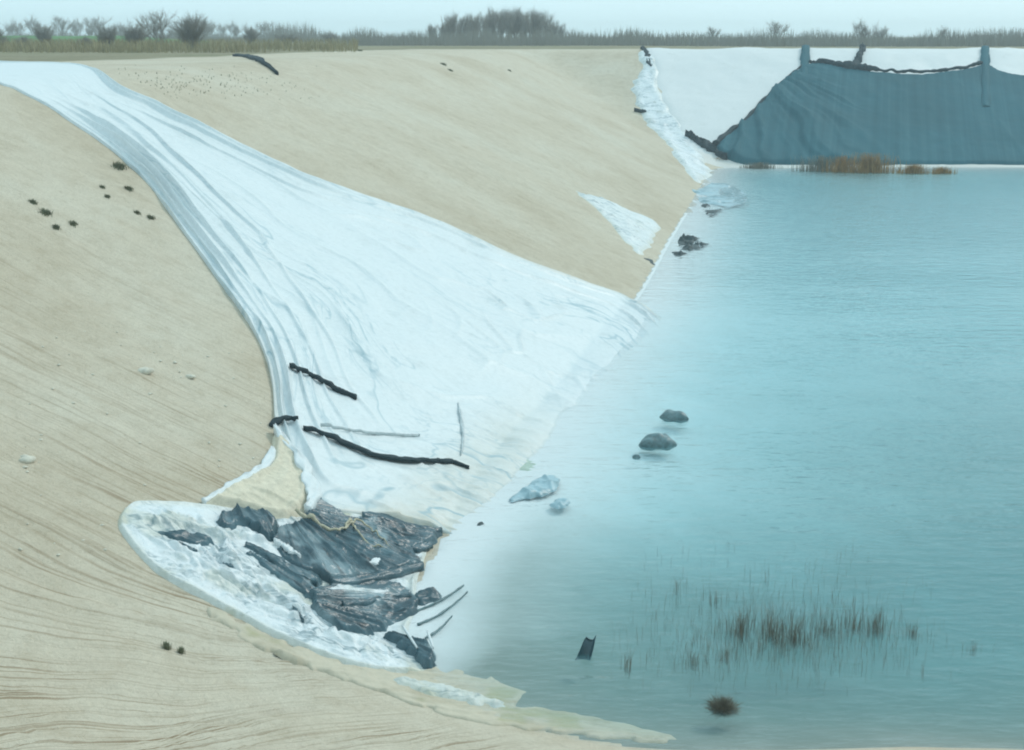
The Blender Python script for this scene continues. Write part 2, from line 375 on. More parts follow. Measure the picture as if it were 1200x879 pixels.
def drape(name, pix, res, fold, material, parent=None, base=None, edge=0.25, rag=0.0, water=False, stain=None, seed=0, world=None, floor=None, along=(1.0, 0.0), fuv=None):
    """A sheet lying on the ground inside an outline; fold(X, Y, d) gives its height above the ground, d the distance to its edge."""
    W = world if world is not None else np.array([hit(x, y, water)[:2] for x, y in pix])
    poly = catmull(W, 8, closed=True)
    if rag:
        s = np.arange(len(poly)); poly = poly + np.stack([vn(s * 0.55, s * 0 + 1, seed) - 0.5, vn(s * 0.55, s * 0 + 9, seed + 3) - 0.5], 1) * rag
    x0, y0 = poly.min(0) - res; x1, y1 = poly.max(0) + res
    gx = np.arange(x0, x1 + res, res); gy = np.arange(y0, y1 + res, res)
    cX, cY = np.meshgrid((gx[:-1] + gx[1:]) / 2, (gy[:-1] + gy[1:]) / 2)
    keep = poly_inside(poly, cX, cY)
    f = grid_faces(len(gy), len(gx))[keep.ravel()]
    used = np.unique(f); remap = -np.ones(len(gx) * len(gy), int); remap[used] = np.arange(len(used))
    X, Y = [a.ravel()[used] for a in np.meshgrid(gx, gy)]
    f = remap[f]
    cnt = np.bincount(f.ravel(), minlength=len(used)); bd = cnt < 4
    d, qx, qy = poly_near(poly, X, Y)
    snap = bd & (d < res * 1.3)
    X = np.where(snap, qx, X); Y = np.where(snap, qy, Y); d = np.where(bd, 0, d)
    h = fold(X, Y, d) * sstep(0, edge, d) + np.where(bd, -0.03, 0.012)
    g = ground_z(X, Y)
    if floor is not None: g = np.maximum(g, floor)
    if base is not None: g = g + base(X, Y)
    A = {'stain': stain(X, Y, d)} if stain else {'stain': np.zeros(len(X))}
    dx_, dy_ = along
    fa, fb_ = fuv(X, Y) if fuv else (X * dx_ + Y * dy_, -X * dy_ + Y * dx_)
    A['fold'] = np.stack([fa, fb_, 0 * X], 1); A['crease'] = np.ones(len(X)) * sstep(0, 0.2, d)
    return mesh_obj(name, np.stack([X, Y, g + h], 1), f, material, parent, attrs=A)

def tube(P, rad, seg=6, V=None, Fc=None):
    """Adds a tapered tube along P to the lists V, Fc."""
    P = np.asarray(P, float); n = len(P)
    rad = np.broadcast_to(np.asarray(rad, float), (n,))
    V = [] if V is None else V; Fc = [] if Fc is None else Fc
    b0 = len(V)
    for i in range(n):
        t = P[min(i + 1, n - 1)] - P[max(i - 1, 0)]; t = t / (np.linalg.norm(t) + 1e-9)
        a = np.cross(t, (0.13, 0.27, 0.95) if abs(t[2]) < 0.9 else (1, 0, 0)); a /= np.linalg.norm(a) + 1e-9; c = np.cross(t, a)
        for k in range(seg):
            th = 2 * math.pi * k / seg
            V.append(P[i] + rad[i] * (math.cos(th) * a + math.sin(th) * c))
    for i in range(n - 1):
        for k in range(seg):
            Fc.append((b0 + i * seg + k, b0 + i * seg + (k + 1) % seg, b0 + (i + 1) * seg + (k + 1) % seg, b0 + (i + 1) * seg + k))
    Fc.append(tuple(b0 + k for k in range(seg))[::-1]); Fc.append(tuple(b0 + (n - 1) * seg + k for k in range(seg)))
    return V, Fc

def ribbon(name, pix, widths, material, parent=None, lift=0.06, thick=0.03, wob=0.05, seed=1, n=50, water=False, pts=None, zf=None):
    """A flat strip of sheeting lying along a line on the ground, its edges buckled."""
    zf = zf or ground_z
    W = np.array([hit(x, y, water) for x, y in pix]) if pts is None else np.asarray(pts, float)
    P = resample(catmull(W, 10), n)
    P[:, 2] = np.maximum(ground_z(P[:, 0], P[:, 1]), WZ if water else -99)
    T = np.gradient(P, axis=0); T /= np.linalg.norm(T, axis=1)[:, None]
    S = np.cross(T, (0, 0, 1)); S /= np.linalg.norm(S, axis=1)[:, None]
    s = np.arange(n) / 6.0
    w = np.interp(np.linspace(0, 1, n), np.linspace(0, 1, len(widths)), widths) * (0.6 + 0.8 * vn(s * 1.6, s * 0, seed))
    V = []; m = 7
    cz = None
    if zf is not ground_z:                                        # lies taut across the small folds below it
        cz = np.array([zf(p[0], p[1]) for p in P]); pad = np.pad(cz, 4, mode='edge'); cz = np.array([0.5 * pad[i:i + 9].mean() + 0.5 * pad[i:i + 9].max() for i in range(n)])
    for side in (1, 0):
        for i in range(n):
            for k in range(m):
                q = k / (m - 1) - 0.5
                p = P[i] + S[i] * (q * w[i] + (vn(s[i:i + 1] * 1.7, np.array([k * 0.4]), seed + 5)[0] - 0.5) * wob)
                hgt = lift + (vn(s[i:i + 1] * 2.3, np.array([k * 0.9 + 3]), seed + 9)[0]) * wob * 1.6 * (1 - abs(q))
                gz = max(float(zf(p[0], p[1])) if cz is None else cz[i], WZ if water else -99)
                V.append((p[0], p[1], gz + hgt if side else gz - (0.02 if cz is None else 0.05)))
    f = [tuple(q) for q in grid_faces(n, m)]; o = n * m
    F2 = list(f) + [tuple(o + i for i in q[::-1]) for q in f]
    for i in range(n - 1):
        for k, d in ((0, 1), (m - 1, -1)):
            a, b = i * m + k, (i + 1) * m + k
            F2.append((a, b, b + o, a + o) if d == 1 else (b, a, a + o, b + o))
    for k in range(m - 1):
        F2.append((k + 1, k, k + o, k + 1 + o)); e = (n - 1) * m
        F2.append((e + k, e + k + 1, e + k + 1 + o, e + k + o))
    return mesh_obj(name, V, F2, material, parent, attrs={'stain': np.zeros(len(V))})

# ------------------------------------------------------------------ setting: ground, pond bed, water
def axis(parts):
    out = [parts[0][0]]
    for a, b, s in parts:
        k = max(1, int(round((b - a) / s))); out += list(np.linspace(a, b, k + 1)[1:])
    return np.array(out)
gx = axis([(-1250, -600, 130), (-600, -120, 40), (-120, -46, 6), (-46, -24, 0.6), (-24, 4, 0.14), (4, 24, 0.28), (24, 60, 0.8), (60, 130, 5), (130, 600, 40), (600, 1250, 130)])
gy = axis([(-400, -20, 40), (-20, 12, 1.0), (12, 48, 0.13), (48, 90, 0.35), (90, 175, 0.9), (175, 300, 8), (300, 900, 60), (900, 1300, 100)])
GX, GY = np.meshgrid(gx, gy); X, Y = GX.ravel(), GY.ravel()
Z = terrain(X, Y); E = elev(X, Y)
# foot of the fall line on a mid-bank contour: rain rills share it
fx, fy = X.copy(), Y.copy()
for _ in range(7):
    e0 = elev(fx, fy); h = 0.05
    gxx = (elev(fx + h, fy) - e0) / h; gyy = (elev(fx, fy + h) - e0) / h
    g2 = gxx ** 2 + gyy ** 2 + 1e-4
    st = np.clip((e0 - 3.5), -3, 3)
    fx -= st * gxx / g2 * 0.8; fy -= st * gyy / g2 * 0.8
el, en, ef, er = banks(X, Y)
on_bank = sstep(0.1, 0.8, E) * (1 - sstep(9.0, 10.6, E))
near = (1 - sstep(19, 44, Y)) ** 1.2
rn = ridged(fx * 1.5 + fbm(fx * 0.3, fy * 0.3 + E * 0.1, 5) * 2, fy * 1.5 + E * 0.16, 41, 3)
rn2 = fbm(fx * 5.5, fy * 5.5 + E * 0.5, 77, 3)
Z = Z - on_bank * near * (0.06 * sstep(0.45, 0.9, rn) * sstep(0.35, 0.6, fbm(X * 0.25, Y * 0.25, 61, 2)) + 0.09 * (rn2 - 0.5))
Z = Z + (fbm(X * 1.2, Y * 1.2, 13, 3) - 0.5) * 0.05 * sstep(0.2, 1, E) * (1 - sstep(120, 250, Y))
field = np.maximum(sstep(16.3, 17.3, el + (fbm(X * .2, Y * .2, 8, 3) - .5) * 2.5), sstep(11.3, 12.0, ef + (fbm(X * .2, Y * .2, 8, 3) - .5) * 1.0))
field = np.maximum(field, sstep(150, 200, -Y)); field = np.maximum(field, sstep(14, 15, er))
ground = mesh_obj('ground', np.stack([X, Y, Z], 1), grid_faces(len(gy), len(gx)), 'ground',
                  attrs={'rill': np.stack([fx, fy, E], 1), 'rillamt': on_bank * (0.14 + 0.86 * near), 'field': field})
tag(ground, 'pale sandy pit banks, rim and dry grass land around the pond', None, kind='structure')

bx = axis([(-5, 12, 0.25), (12, 50, 0.8), (50, 112, 4)]); by = axis([(17, 60, 0.25), (60, 132, 0.8)])
BX, BY = np.meshgrid(bx, by); ZT = terrain(BX, BY); ZB = ZT + 0.010 + ridged(BX * 0.35, BY * 0.35, 91, 3) * 0.12 * sstep(0.05, 0.5, WZ - ZT)
ZB = np.minimum(ZB, ZT + 0.14 - 0.40 * sstep(-0.12, 0.12, shore_e(BX, BY)))   # the shore edge dips into the sand
ke = shore_e((bx[:-1] + bx[1:])[None, :] / 2, (by[:-1] + by[1:])[:, None] / 2) < 0.3
bl, bn, bf, br = banks(BX, BY)
silted = np.clip(np.maximum(0.85 * sstep(1.0, 7.5 + 0.22 * np.maximum(BY - 38, 0), -bl) * (1 - 0.45 * sstep(45, 85, BY)), sstep(-1.6, 0.6, bn - bl) * 0.95) + 0.15 * sstep(0.3, 1.0, WZ - ZT) + 0.75 * (1 - sstep(27, 36, BY)) * sstep(0.02, 0.28, WZ - ZT), 0, 1)      # silt has settled away from the left shore
bed = mesh_obj('pond_bed', np.stack([BX.ravel(), BY.ravel(), ZB.ravel()], 1), grid_faces(len(by), len(bx))[ke.ravel()], 'bed',
               attrs={'silted': silted.ravel()})
tag(bed, 'pale liner covering the bed of the pond under the water', None, kind='structure')

wx_ = axis([(-8, 14, 0.25), (14, 60, 1.0), (60, 118, 6)]); wy_ = axis([(16, 70, 0.3), (70, 130, 1.0)])
WX, WY = np.meshgrid(wx_, wy_); wdep = np.maximum(WZ - terrain(WX, WY), 0)
water = mesh_obj('water', np.stack([WX.ravel(), WY.ravel(), WX.ravel() * 0 + WZ], 1), grid_faces(len(wy_), len(wx_)), 'water', smooth=False,
                 attrs={'silt': ((0.31 + 0.49 * sstep(27, 60, WY)) * (1 - np.exp(-wdep * 0.9))).ravel()})     # the deeper the column, the more suspended silt
tag(water, 'still turquoise pond water', None, kind='structure')

dv = []
for i, xx in enumerate(np.linspace(-190, -62, 60)):
    hh = 1.50 + 0.05 * math.sin(i * 0.7); taper = min(1, (xx + 190) / 10, (-62 - xx) / 25)
    for yy, zz in ((290, -0.3), (297, hh * max(taper, 0.02)), (306, hh * max(taper, 0.02)), (314, -0.3)): dv.append((xx, yy, zz))
tag(mesh_obj('embankment', dv, grid_faces(60, 4), 'dike'), 'low green grass embankment behind the bushes on the left', None, kind='structure')

# ------------------------------------------------------------------ the long white liner running from the rim into the water
Lp = [(-40, 80), (-10, 92), (20, 106), (75, 138), (130, 176), (178, 222), (214, 272), (250, 322), (282, 366), (306, 408), (318, 450), (322, 500), (334, 545), (362, 592), (430, 606), (500, 618), (560, 634)]
Rp = [(-40, 72), (10, 74), (86, 75.5), (130, 92), (190, 122), (250, 151), (310, 181), (370, 208), (430, 230), (490, 250), (540, 271), (590, 294), (640, 314), (690, 332), (738, 350), (775, 372), (810, 400)]
NU, NV = 330, 300
LW = resample(catmull(np.array([hit(*p)[:2] for p in Lp]), 10), 900); RW = resample(catmull(np.array([hit(*p)[:2] for p in Rp]), 10), 900)
def by_keys(P, keys, n):                                       # rows bunch where the outline points are: same key, same row
    K = catmull(np.array([hit(*p)[:2] for p in keys]), 24); t = np.linspace(0, len(K) - 1, n)
    return np.stack([np.interp(t, np.arange(len(K)), K[:, 0]), np.interp(t, np.arange(len(K)), K[:, 1])], 1)
LK, RK = by_keys(LW, Lp, NV), by_keys(RW, Rp, NV)
uu = np.linspace(0, 1, NU); ue = uu ** 1.25
sx = LK[:, None, 0] * (1 - ue)[None] + RK[:, None, 0] * ue[None]; syy = LK[:, None, 1] * (1 - ue)[None] + RK[:, None, 1] * ue[None]
V_, U_ = np.meshgrid(np.linspace(0, 1, NV), ue, indexing='ij')
wid = np.hypot(LK[:, 0] - RK[:, 0], LK[:, 1] - RK[:, 1])[:, None] + 0 * U_
dl_ = U_ * wid; dr_ = (1 - U_) * wid
warp = fbm(U_ * 3, V_ * 3, 201, 3)
lead = sstep(0.10, 0.36, V_)
def crest(x, y, seed, p): return (1 - np.abs(2 * vn(x, y, seed) - 1)) ** p        # thin ridge lines
f1 = crest(U_ * 9 + warp * 3.0, V_ * 1.6, 211, 5) * 0.11 * (1 - sstep(0.15, 0.55, U_)) * lead
f2 = crest(U_ * 21 + warp * 4.0, V_ * 2.6, 221, 4) * 0.05 * (1 - sstep(0.25, 0.65, U_)) * lead
f3 = crest(U_ * 7 + warp * 4, V_ * 1.5, 231, 6) * 0.10 * sstep(0.2, 0.45, V_)
f4 = np.exp(-((dr_ - 0.75 - warp) / 0.12) ** 2) * 0.22 + np.exp(-((dr_ - 0.15 - warp * 0.6) / 0.08) ** 2) * 0.14 + np.exp(-((dr_ - 1.9 - 2 * warp) / 0.09) ** 2) * 0.16 * sstep(0.2, 0.3, V_)
for k_, (d0, w0, a0, k2) in enumerate([(0.30, 0.09, 0.20, 0.5), (0.75, 0.10, 0.22, 0.9), (1.30, 0.10, 0.20, 1.6), (2.1, 0.11, 0.16, 2.6), (3.2, 0.12, 0.13, 3.8)]):   # bunched folds along the left edge, spreading downhill
    f4 = f4 + np.exp(-((dl_ - d0 - k2 * (warp - 0.35) - k2 * 0.8 * V_) / w0) ** 2) * a0 * 1.2 * sstep(0.12, 0.28, V_) * (1 - sstep(0.72, 0.84, V_)) * (0.35 + 0.9 * vn(V_ * 9, V_ * 0 + k_, 15))
f4 = f4 * (0.3 + 0.9 * vn(V_ * 14, V_ * 0 + 3, 5))
cr1, cr2 = cells(sx * 0.55 + warp * 2, syy * 0.30, 245)
f5 = (0.10 - np.minimum(cr2 - cr1, 0.10)) * 1.3 * sstep(0.6, 0.8, V_) * sstep(0.35, 0.7, U_) * sstep(0.4, 0.6, fbm(sx * 0.2, syy * 0.2, 249, 2))
f6 = crest(sx * 0.25 + 3, (syy + 0.25 * sx) * 2.2 + warp, 251, 4) * 0.08 * sstep(0.80, 0.88, V_) * (1 - sstep(0.25, 0.5, U_))
hh = 0.045 + f1 + f2 + f3 + f4 + f5 + f6 + 0.05 * np.exp(-((dl_ - 0.10) / 0.06) ** 2) + (fbm(sx * .5, syy * .5, 261, 3) - .5) * 0.05
hh = hh * np.minimum(sstep(-0.01, 0.10, dl_), sstep(-0.01, 0.12, dr_)) - 0.05 * (np.minimum(dl_, dr_) < 0.02)
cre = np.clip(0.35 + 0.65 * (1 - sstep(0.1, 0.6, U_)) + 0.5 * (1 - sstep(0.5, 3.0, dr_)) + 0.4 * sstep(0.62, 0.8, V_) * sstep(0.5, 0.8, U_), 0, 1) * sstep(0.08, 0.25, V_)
zz = terrain(sx, syy) + hh * (1 - sstep(0.9, 0.97, V_) * sstep(0.0, 0.08, WZ - terrain(sx, syy))) - 0.25 * sstep(0.93, 1.0, V_)
stn = 0.32 * sstep(0.84, 0.92, V_) * (1 - sstep(0.15, 0.55, U_)) + 0.28 * (1 - sstep(0.0, 1.0, dl_)) * sstep(0.5, 0.7, V_) + 0.45 * (1 - sstep(0.1, 0.8, dr_)) * sstep(0.45, 0.8, V_)
liner_root = empty('liner_sheet', tuple(LK[150].tolist()) + (float(terrain(*LK[150])),))
tag(liner_root, 'long smooth white liner sheet sweeping down from the left rim into the water', 'liner sheet')
def under(parent, o):                                          # keep world place when parented to an Empty away from the origin
    o.parent = parent; o.location = tuple(-Vector(parent.location)); return o
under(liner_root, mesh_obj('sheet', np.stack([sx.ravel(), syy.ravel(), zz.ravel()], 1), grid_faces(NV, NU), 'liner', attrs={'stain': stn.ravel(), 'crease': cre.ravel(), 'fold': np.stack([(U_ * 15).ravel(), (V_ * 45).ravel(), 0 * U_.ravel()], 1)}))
_lx, _ly, _lz = sx.ravel(), syy.ravel(), zz.ravel()
def on_liner(x, y):                                            # top of the liner at a point
    d = (_lx - x) ** 2 + (_ly - y) ** 2
    return max(float(terrain(x, y)), float(np.max(_lz[d < max(0.006, d.min() * 1.01)])))
def seam(pix, w, seed, lift=0.15, material='strip'):
    return under(liner_root, ribbon('seam', pix, w, material, lift=lift, wob=0.02, seed=seed, n=46, zf=on_liner))
seam([(376, 506), (400, 509), (430, 512), (460, 515), (492, 515)], [0.01, 0.03, 0.035, 0.03, 0.01], 3, 0.02, 'seam')
seam([(537, 478), (541, 500), (543, 520), (540, 540)], [0.02, 0.08, 0.07, 0.02], 4, 0.02, 'seam')

def strip(label, pix, w, seed, lift=0.03, group=None, n=50, wob=0.035, name='plastic_strip'):
    o = ribbon(name, pix, w, 'strip', lift=lift, wob=wob, seed=seed, n=n, zf=on_liner if lift < 0.1 else None)
    return tag(o, label, 'strip', group)
strip('short dark strip lying on the white liner, higher of the two on it', [(340, 439), (352, 443), (375, 452), (398, 463), (418, 472)], [0.20, 0.14, 0.16, 0.16, 0.14], 11, lift=0.06)
strip('long dark strip on the white liner reaching down to the water', [(356, 509), (380, 517), (412, 531), (440, 540), (480, 546), (515, 548)], [0.12, 0.20, 0.22, 0.30, 0.22, 0.14], 12)
strip('dark end piece at the waterline beyond the long strip', [(508, 549), (525, 548), (540, 552), (550, 556)], [0.06, 0.22, 0.16, 0.04], 13, n=24)
strip('small dark scrap on the left edge of the white liner', [(318, 501), (328, 498), (340, 499), (350, 503)], [0.10, 0.22, 0.2, 0.05], 14, n=24)
strip('curved dark strip lying on the sandy rim at the top', [(275, 66), (292, 67.5), (306, 73), (316, 80), (325, 88)], [0.3, 0.42, 0.55, 0.5, 0.2], 15, 0.12, wob=0.10)

# ------------------------------------------------------------------ far corner and far bank
def far_fold(seed, amp, fx_=0.35, fy_=0.1):
    return lambda X, Y, d: 0.10 + amp * ridged(X * fx_ + fbm(X * .1, Y * .1, seed, 2) * 2, Y * fy_, seed, 3) ** 2
farW = np.array([hit(x, y)[:2] for x, y in [(757, 57.5), (768, 90), (775, 120), (792, 150), (812, 178), (838, 196)]])
yy0 = 58.2
top = np.array([[x, 157.5] for x in (118, 96, 74, 52, 32)])
poly = np.vstack([farW, [[40, 125.2], [70, 125.4], [100, 125.6], [118, 125.6]], top, [[20, 157.0]]])
far_root = empty('far_liner', (45, 140, float(terrain(45, 140))))
tag(far_root, 'wide white liner covering the far bank behind the dark net', 'liner sheet')
under(far_root, drape('sheet', None, 0.42, lambda X, Y, d: 0.12 + 0.22 * ridged(X * 0.12 + fbm(X * .1, Y * .1, 301, 2), Y * 0.05, 303, 3) ** 2 + (fbm(X * .3, Y * .3, 305, 3) - .5) * .2,
      'farliner', edge=0.6, rag=0.8, world=poly, seed=9, stain=lambda X, Y, d: 0.35 * (1 - sstep(0, 3.0, Y - 126))))
def far_line(name, pix, w, lift, material, seed):
    return under(far_root, ribbon(name, pix, w, material, lift=lift, wob=0.10, seed=seed, n=40))

torn = drape('torn_liner', [(752, 60), (764, 62), (772, 90), (780, 120), (800, 150), (822, 180), (834, 204), (815, 214), (800, 198), (787, 176), (768, 156), (752, 138), (744, 118), (740, 96), (750, 88)],
             0.22, lambda X, Y, d: 0.16 + 0.35 * ridged(X * 0.5, Y * 0.3, 311, 3) ** 2, 'crumple', edge=0.5, rag=0.7, seed=5,
             stain=lambda X, Y, d: 0.25 * (1 - sstep(0, .8, d)))
tag(torn, 'ragged torn white liner strip where the sand meets the far bank', 'liner sheet')
tri = drape('liner_scrap', [(674, 225), (700, 231), (735, 245), (772, 262), (768, 275), (762, 290), (752, 300), (735, 285), (705, 252)], 0.12,
            lambda X, Y, d: 0.07 + 0.16 * ridged(X * 0.8, Y * 0.8, 321, 3) ** 2, 'crumple', edge=0.4, rag=0.4, seed=6,
            stain=lambda X, Y, d: 0.12 + 0.3 * (1 - sstep(0, .4, d)))
tag(tri, 'triangular white liner scrap half buried in the sand bank by the water', 'liner scrap')

# dark net on the far bank
def fb(px, py): return hit(px, py)[:2]
net_poly = np.array([fb(*p) for p in [(940, 80), (925, 92), (905, 107), (888, 125), (870, 143), (852, 158), (838, 168), (838, 180), (850, 188)]])
net_low = np.array([[x, 125.75] for x in np.linspace(22.5, 60, 9)])
net_top = np.array([fb(*p) for p in [(1240, 100), (1200, 92), (1176, 87), (1155, 79), (1115, 86), (1070, 90), (1030, 88), (1000, 84), (965, 78)]])
nroot = empty('shade_net', (36, 140, float(terrain(36, 140))))
tag(nroot, 'large dark blue-grey net hung over the far bank down to the water', 'net')
nz = np.vstack([net_poly, net_low, net_top])
nt0 = fb(943, 80)
def net_fold(X, Y, d):
    a = np.arctan2(nt0[1] + 1 - Y, X - nt0[0] + 6)            # folds fan out from the hanging corner
    fan = ridged(a * 9 + fbm(X * .2, Y * .2, 7, 2), Y * 0.03, 331, 2) ** 2 * (1 - sstep(nt0[0] - 1, nt0[0] + 5, X)) * 0.75
    lump = ridged(X * .8, Y * .6, 337, 3) * 0.3 * (1 - sstep(20, 26, X)) * (1 - sstep(126, 140, Y))
    return 0.45 + 0.10 * ridged(X * 0.5, Y * 0.06, 335, 2) + fan + lump + 0.16 * sstep(0.9, 0.2, d) * 0
under(nroot, drape('netting', None, 0.22, net_fold, 'net', edge=0.5, rag=0.15, world=nz, seed=8))
def net_strap(x0, y0, y1, x1):
    P = np.array([fb(x0 + (x1 - x0) * t, y0 + (y1 - y0) * t) for t in np.linspace(0, 1, 8)])
    n = 30; P = resample(P, n); V = []
    for i in range(n):
        w = 0.46 + 0.06 * math.sin(i * 0.8) + (0.16 if 5 < i < 9 else 0)
        for q, hz in ((-1, -0.1), (-0.9, 0.56), (0, 0.64), (0.9, 0.56), (1, -0.1)):
            V.append((P[i, 0] + q * w, P[i, 1], float(terrain(P[i, 0] + q * w, P[i, 1])) + hz))
    return under(nroot, mesh_obj('strap', V, grid_faces(n, 5), 'net', smooth=True))
net_strap(944, 59, 126, 940); net_strap(1154, 60, 131, 1155)
def net_roll(pix, r, seed):
    W = np.array([hit(*p) for p in pix]); P = resample(catmull(W, 10), 60)
    P[:, 2] = terrain(P[:, 0], P[:, 1]) + 0.55
    s = np.arange(60) * .33
    P[:, 2] += (vn(s, s * 0, seed) - .5) * .25
    V, Fc = tube(P, np.interp(np.linspace(0, 1, len(r)), np.linspace(0, 1, len(r)), r) if len(r) == 60 else np.interp(np.linspace(0, 1, 60), np.linspace(0, 1, len(r)), r) * (0.7 + .6 * vn(s * 1.7, s * 0, seed + 1)), 8)
    return under(nroot, mesh_obj('rolled_hem', V, Fc, 'strip', attrs={'stain': np.zeros(len(V))}))
net_roll([(948, 78), (968, 79), (985, 82), (1000, 85), (1030, 88)], [.2, .35, .5, .5, .2], 3)
net_roll([(1030, 88), (1070, 90), (1110, 87), (1150, 80)], [.16, .18, .16, .2], 4)
net_roll([(940, 82), (918, 100), (895, 122), (872, 147), (850, 165), (838, 176)], [.10, .10, .12, .14, .25, .3], 5)

strip('dark rope-like strip hanging down the white far bank above the net', [(1011, 58.6), (1009, 64), (1006, 74), (1000, 83)], [0.4, 0.5, 0.7, 0.8], 22, 0.5, wob=0.3)
strip('dark bundle lying along the shore left of the net', [(802, 163), (815, 168), (830, 177), (846, 187), (852, 189)], [0.15, 0.8, 0.9, 0.6, 0.1], 23, 0.25, wob=0.55, name='plastic_bundle')
strip('blackish scrap at the top of the sand beside the far liner', [(752, 57.5), (757, 63), (759, 71), (763, 80)], [0.3, 0.6, 0.5, 0.2], 24, 0.14, wob=0.25, name='plastic_scrap')
strip('tiny dark scrap on the torn white liner edge', [(743, 131), (750, 132), (757, 134)], [0.1, 0.25, 0.1], 25, 0.3, wob=0.1, n=16, name='plastic_scrap')

# ------------------------------------------------------------------ the crumpled sheeting in the near corner
def dirn(a, b):
    A, B = hit(*a), hit(*b); v = (B - A)[:2]; return v / np.linalg.norm(v)
wd = dirn((170, 660), (470, 770))                                # along the lower hem
lobe_tip = hit(160, 610)
# dark sheets of the heap: label, outline, line along their folds, seed
DARKS = [
    ('broad dark sheet spread in long folds from the cream flap to the water', [(364, 580), (385, 590), (412, 604), (440, 606), (480, 612), (518, 622), (506, 636), (488, 650), (500, 664), (470, 672), (430, 680), (392, 684), (372, 676), (340, 662), (322, 640), (318, 622), (345, 612), (360, 598)], ((300, 625), (500, 645)), 471),
    ('dark flap bunched under the cream flap at the top of the heap', [(252, 606), (275, 597), (300, 598), (322, 606), (330, 622), (318, 632), (296, 622), (284, 616), (270, 622), (256, 618)], ((300, 600), (320, 630)), 481),
    ('narrow dark sheet showing in a slit of the white heap', [(182, 620), (205, 622), (232, 627), (252, 634), (250, 642), (230, 640), (205, 634), (190, 628)], ((190, 624), (250, 638)), 491),
    ('dark sheet in long parallel folds crossing the middle of the heap', [(290, 636), (318, 648), (345, 662), (376, 676), (372, 690), (384, 700), (362, 702), (345, 690), (320, 676), (298, 658), (284, 646)], ((290, 640), (375, 685)), 501),
    ('dark sheet patch low in the heap beside the water', [(362, 696), (390, 684), (425, 680), (462, 684), (490, 700), (486, 716), (464, 730), (440, 742), (415, 744), (392, 736), (372, 720)], ((370, 710), (480, 712)), 511),
    ('small dark clump on the white sheeting at the waterline', [(482, 698), (500, 692), (518, 694), (514, 702), (494, 706)], ((300, 625), (500, 645)), 521),
    ('fan of dark sheeting dipping into the water at the tip of the heap', [(450, 744), (470, 742), (492, 748), (508, 760), (514, 780), (500, 784), (484, 770), (466, 758)], ((470, 746), (505, 780)), 531),
]
SINK = 4                                                          # they lie some 0.1 m above the ground the pixels are cast on
DARK_POLYS = [catmull(np.array([hit(x, y + SINK)[:2] for x, y in d[1]]), 4, closed=True) for d in DARKS]
def white_fold(X, Y, d):
    a = X * wd[0] + Y * wd[1]; b = -X * wd[1] + Y * wd[0]
    wx = fbm(X * 0.9, Y * 0.9, 401, 3) * 1.6; wy = fbm(X * 0.9 + 7, Y * 0.9, 403, 3) * 1.6
    big = ridged(a * 0.55 + wx, b * 0.9 + wy, 405, 2) ** 1.5 * 0.19
    c1, c2 = cells(a * 0.9 + wx * 1.5, b * 2.4 + wy * 1.5, 407)
    c3, c4 = cells(a * 3.0 + wx * 2.5, b * 5.0 + wy * 2.5, 409)
    crease = np.minimum(c2 - c1, 0.5) * 0.25 + np.minimum(c4 - c3, 0.5) * 0.13
    fine = ridged(a * 3 + wx * 3, b * 8 + wy * 4, 411, 2) ** 2 * 0.09
    smooth_rim = sstep(0.05, 1.1, d) * 0.9 + 0.1 * sstep(0.05, .3, d)
    rimfold = ridged(a * 0.35 + wx * .4, d * 1.9 + wx * .5, 413, 2) ** 2 * 0.05 * (1 - smooth_rim)
    h = 0.035 + 0.05 * np.exp(-((d - 0.10) / 0.05) ** 2) + (big + crease + fine) * smooth_rim + rimfold
    for P in DARK_POLYS:                                         # the dark sheets press the heap down where they lie
        inside = poly_inside(P, X, Y); dist, _, _ = poly_near(P, X, Y)
        h = h * np.where(inside, 0.25, 0.25 + 0.75 * sstep(0, 0.3, dist))
    return h
W_out = [(152, 591), (185, 589), (232, 592), (290, 598), (345, 606), (372, 600), (430, 605), (505, 622), (500, 650), (490, 680), (488, 715), (480, 742), (500, 770), (516, 786), (480, 792), (438, 788), (385, 774), (330, 752), (285, 728), (240, 704), (200, 683), (170, 660), (148, 634), (137, 612)]
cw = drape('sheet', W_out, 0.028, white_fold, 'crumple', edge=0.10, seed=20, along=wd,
           stain=lambda X, Y, d: 0.30 * (1 - sstep(0.0, 0.35, d)) + 0.30 * sstep(0.6, 0.7, fbm(X * .7, Y * .7, 421, 3)))
cr_root = empty('crumpled_liner', tuple(hit(300, 690).tolist()))
tag(cr_root, 'crumpled heap of white plastic sheeting in the near corner of the pit', 'plastic sheet')
under(cr_root, cw)
# lower apron: sandy, algae-stained sheet running along the foot of the near bank
def apron_fold(X, Y, d):
    a = X * wd[0] + Y * wd[1]; b = -X * wd[1] + Y * wd[0]; wx = fbm(X * .7, Y * .7, 441, 3) * 1.2
    return 0.025 + ridged(a * 0.3 + wx, b * 2.6 + wx * 2, 443, 3) ** 2 * 0.06 + ridged(a * 1.2, b * 5 + wx, 445, 2) ** 2 * 0.035
apron = drape('stained_sheet', [(250, 714), (300, 738), (350, 760), (400, 776), (440, 784), (500, 785), (545, 790), (590, 800), (620, 815), (605, 828), (660, 834), (720, 848), (790, 862), (780, 872), (700, 866), (620, 856), (545, 843), (490, 828), (445, 812), (395, 795), (345, 776), (305, 758), (270, 738), (248, 722)], 0.03,
              apron_fold, 'cream', edge=0.10, rag=0.25, seed=21, stain=lambda X, Y, d: 0.60 * sstep(0.50, 0.66, fbm(X * 1.1, Y * 1.1, 447, 3)) * sstep(0.05, .3, d))
tag(apron, 'sandy algae-stained sheet edge trailing along the near shore into the water', 'plastic sheet')
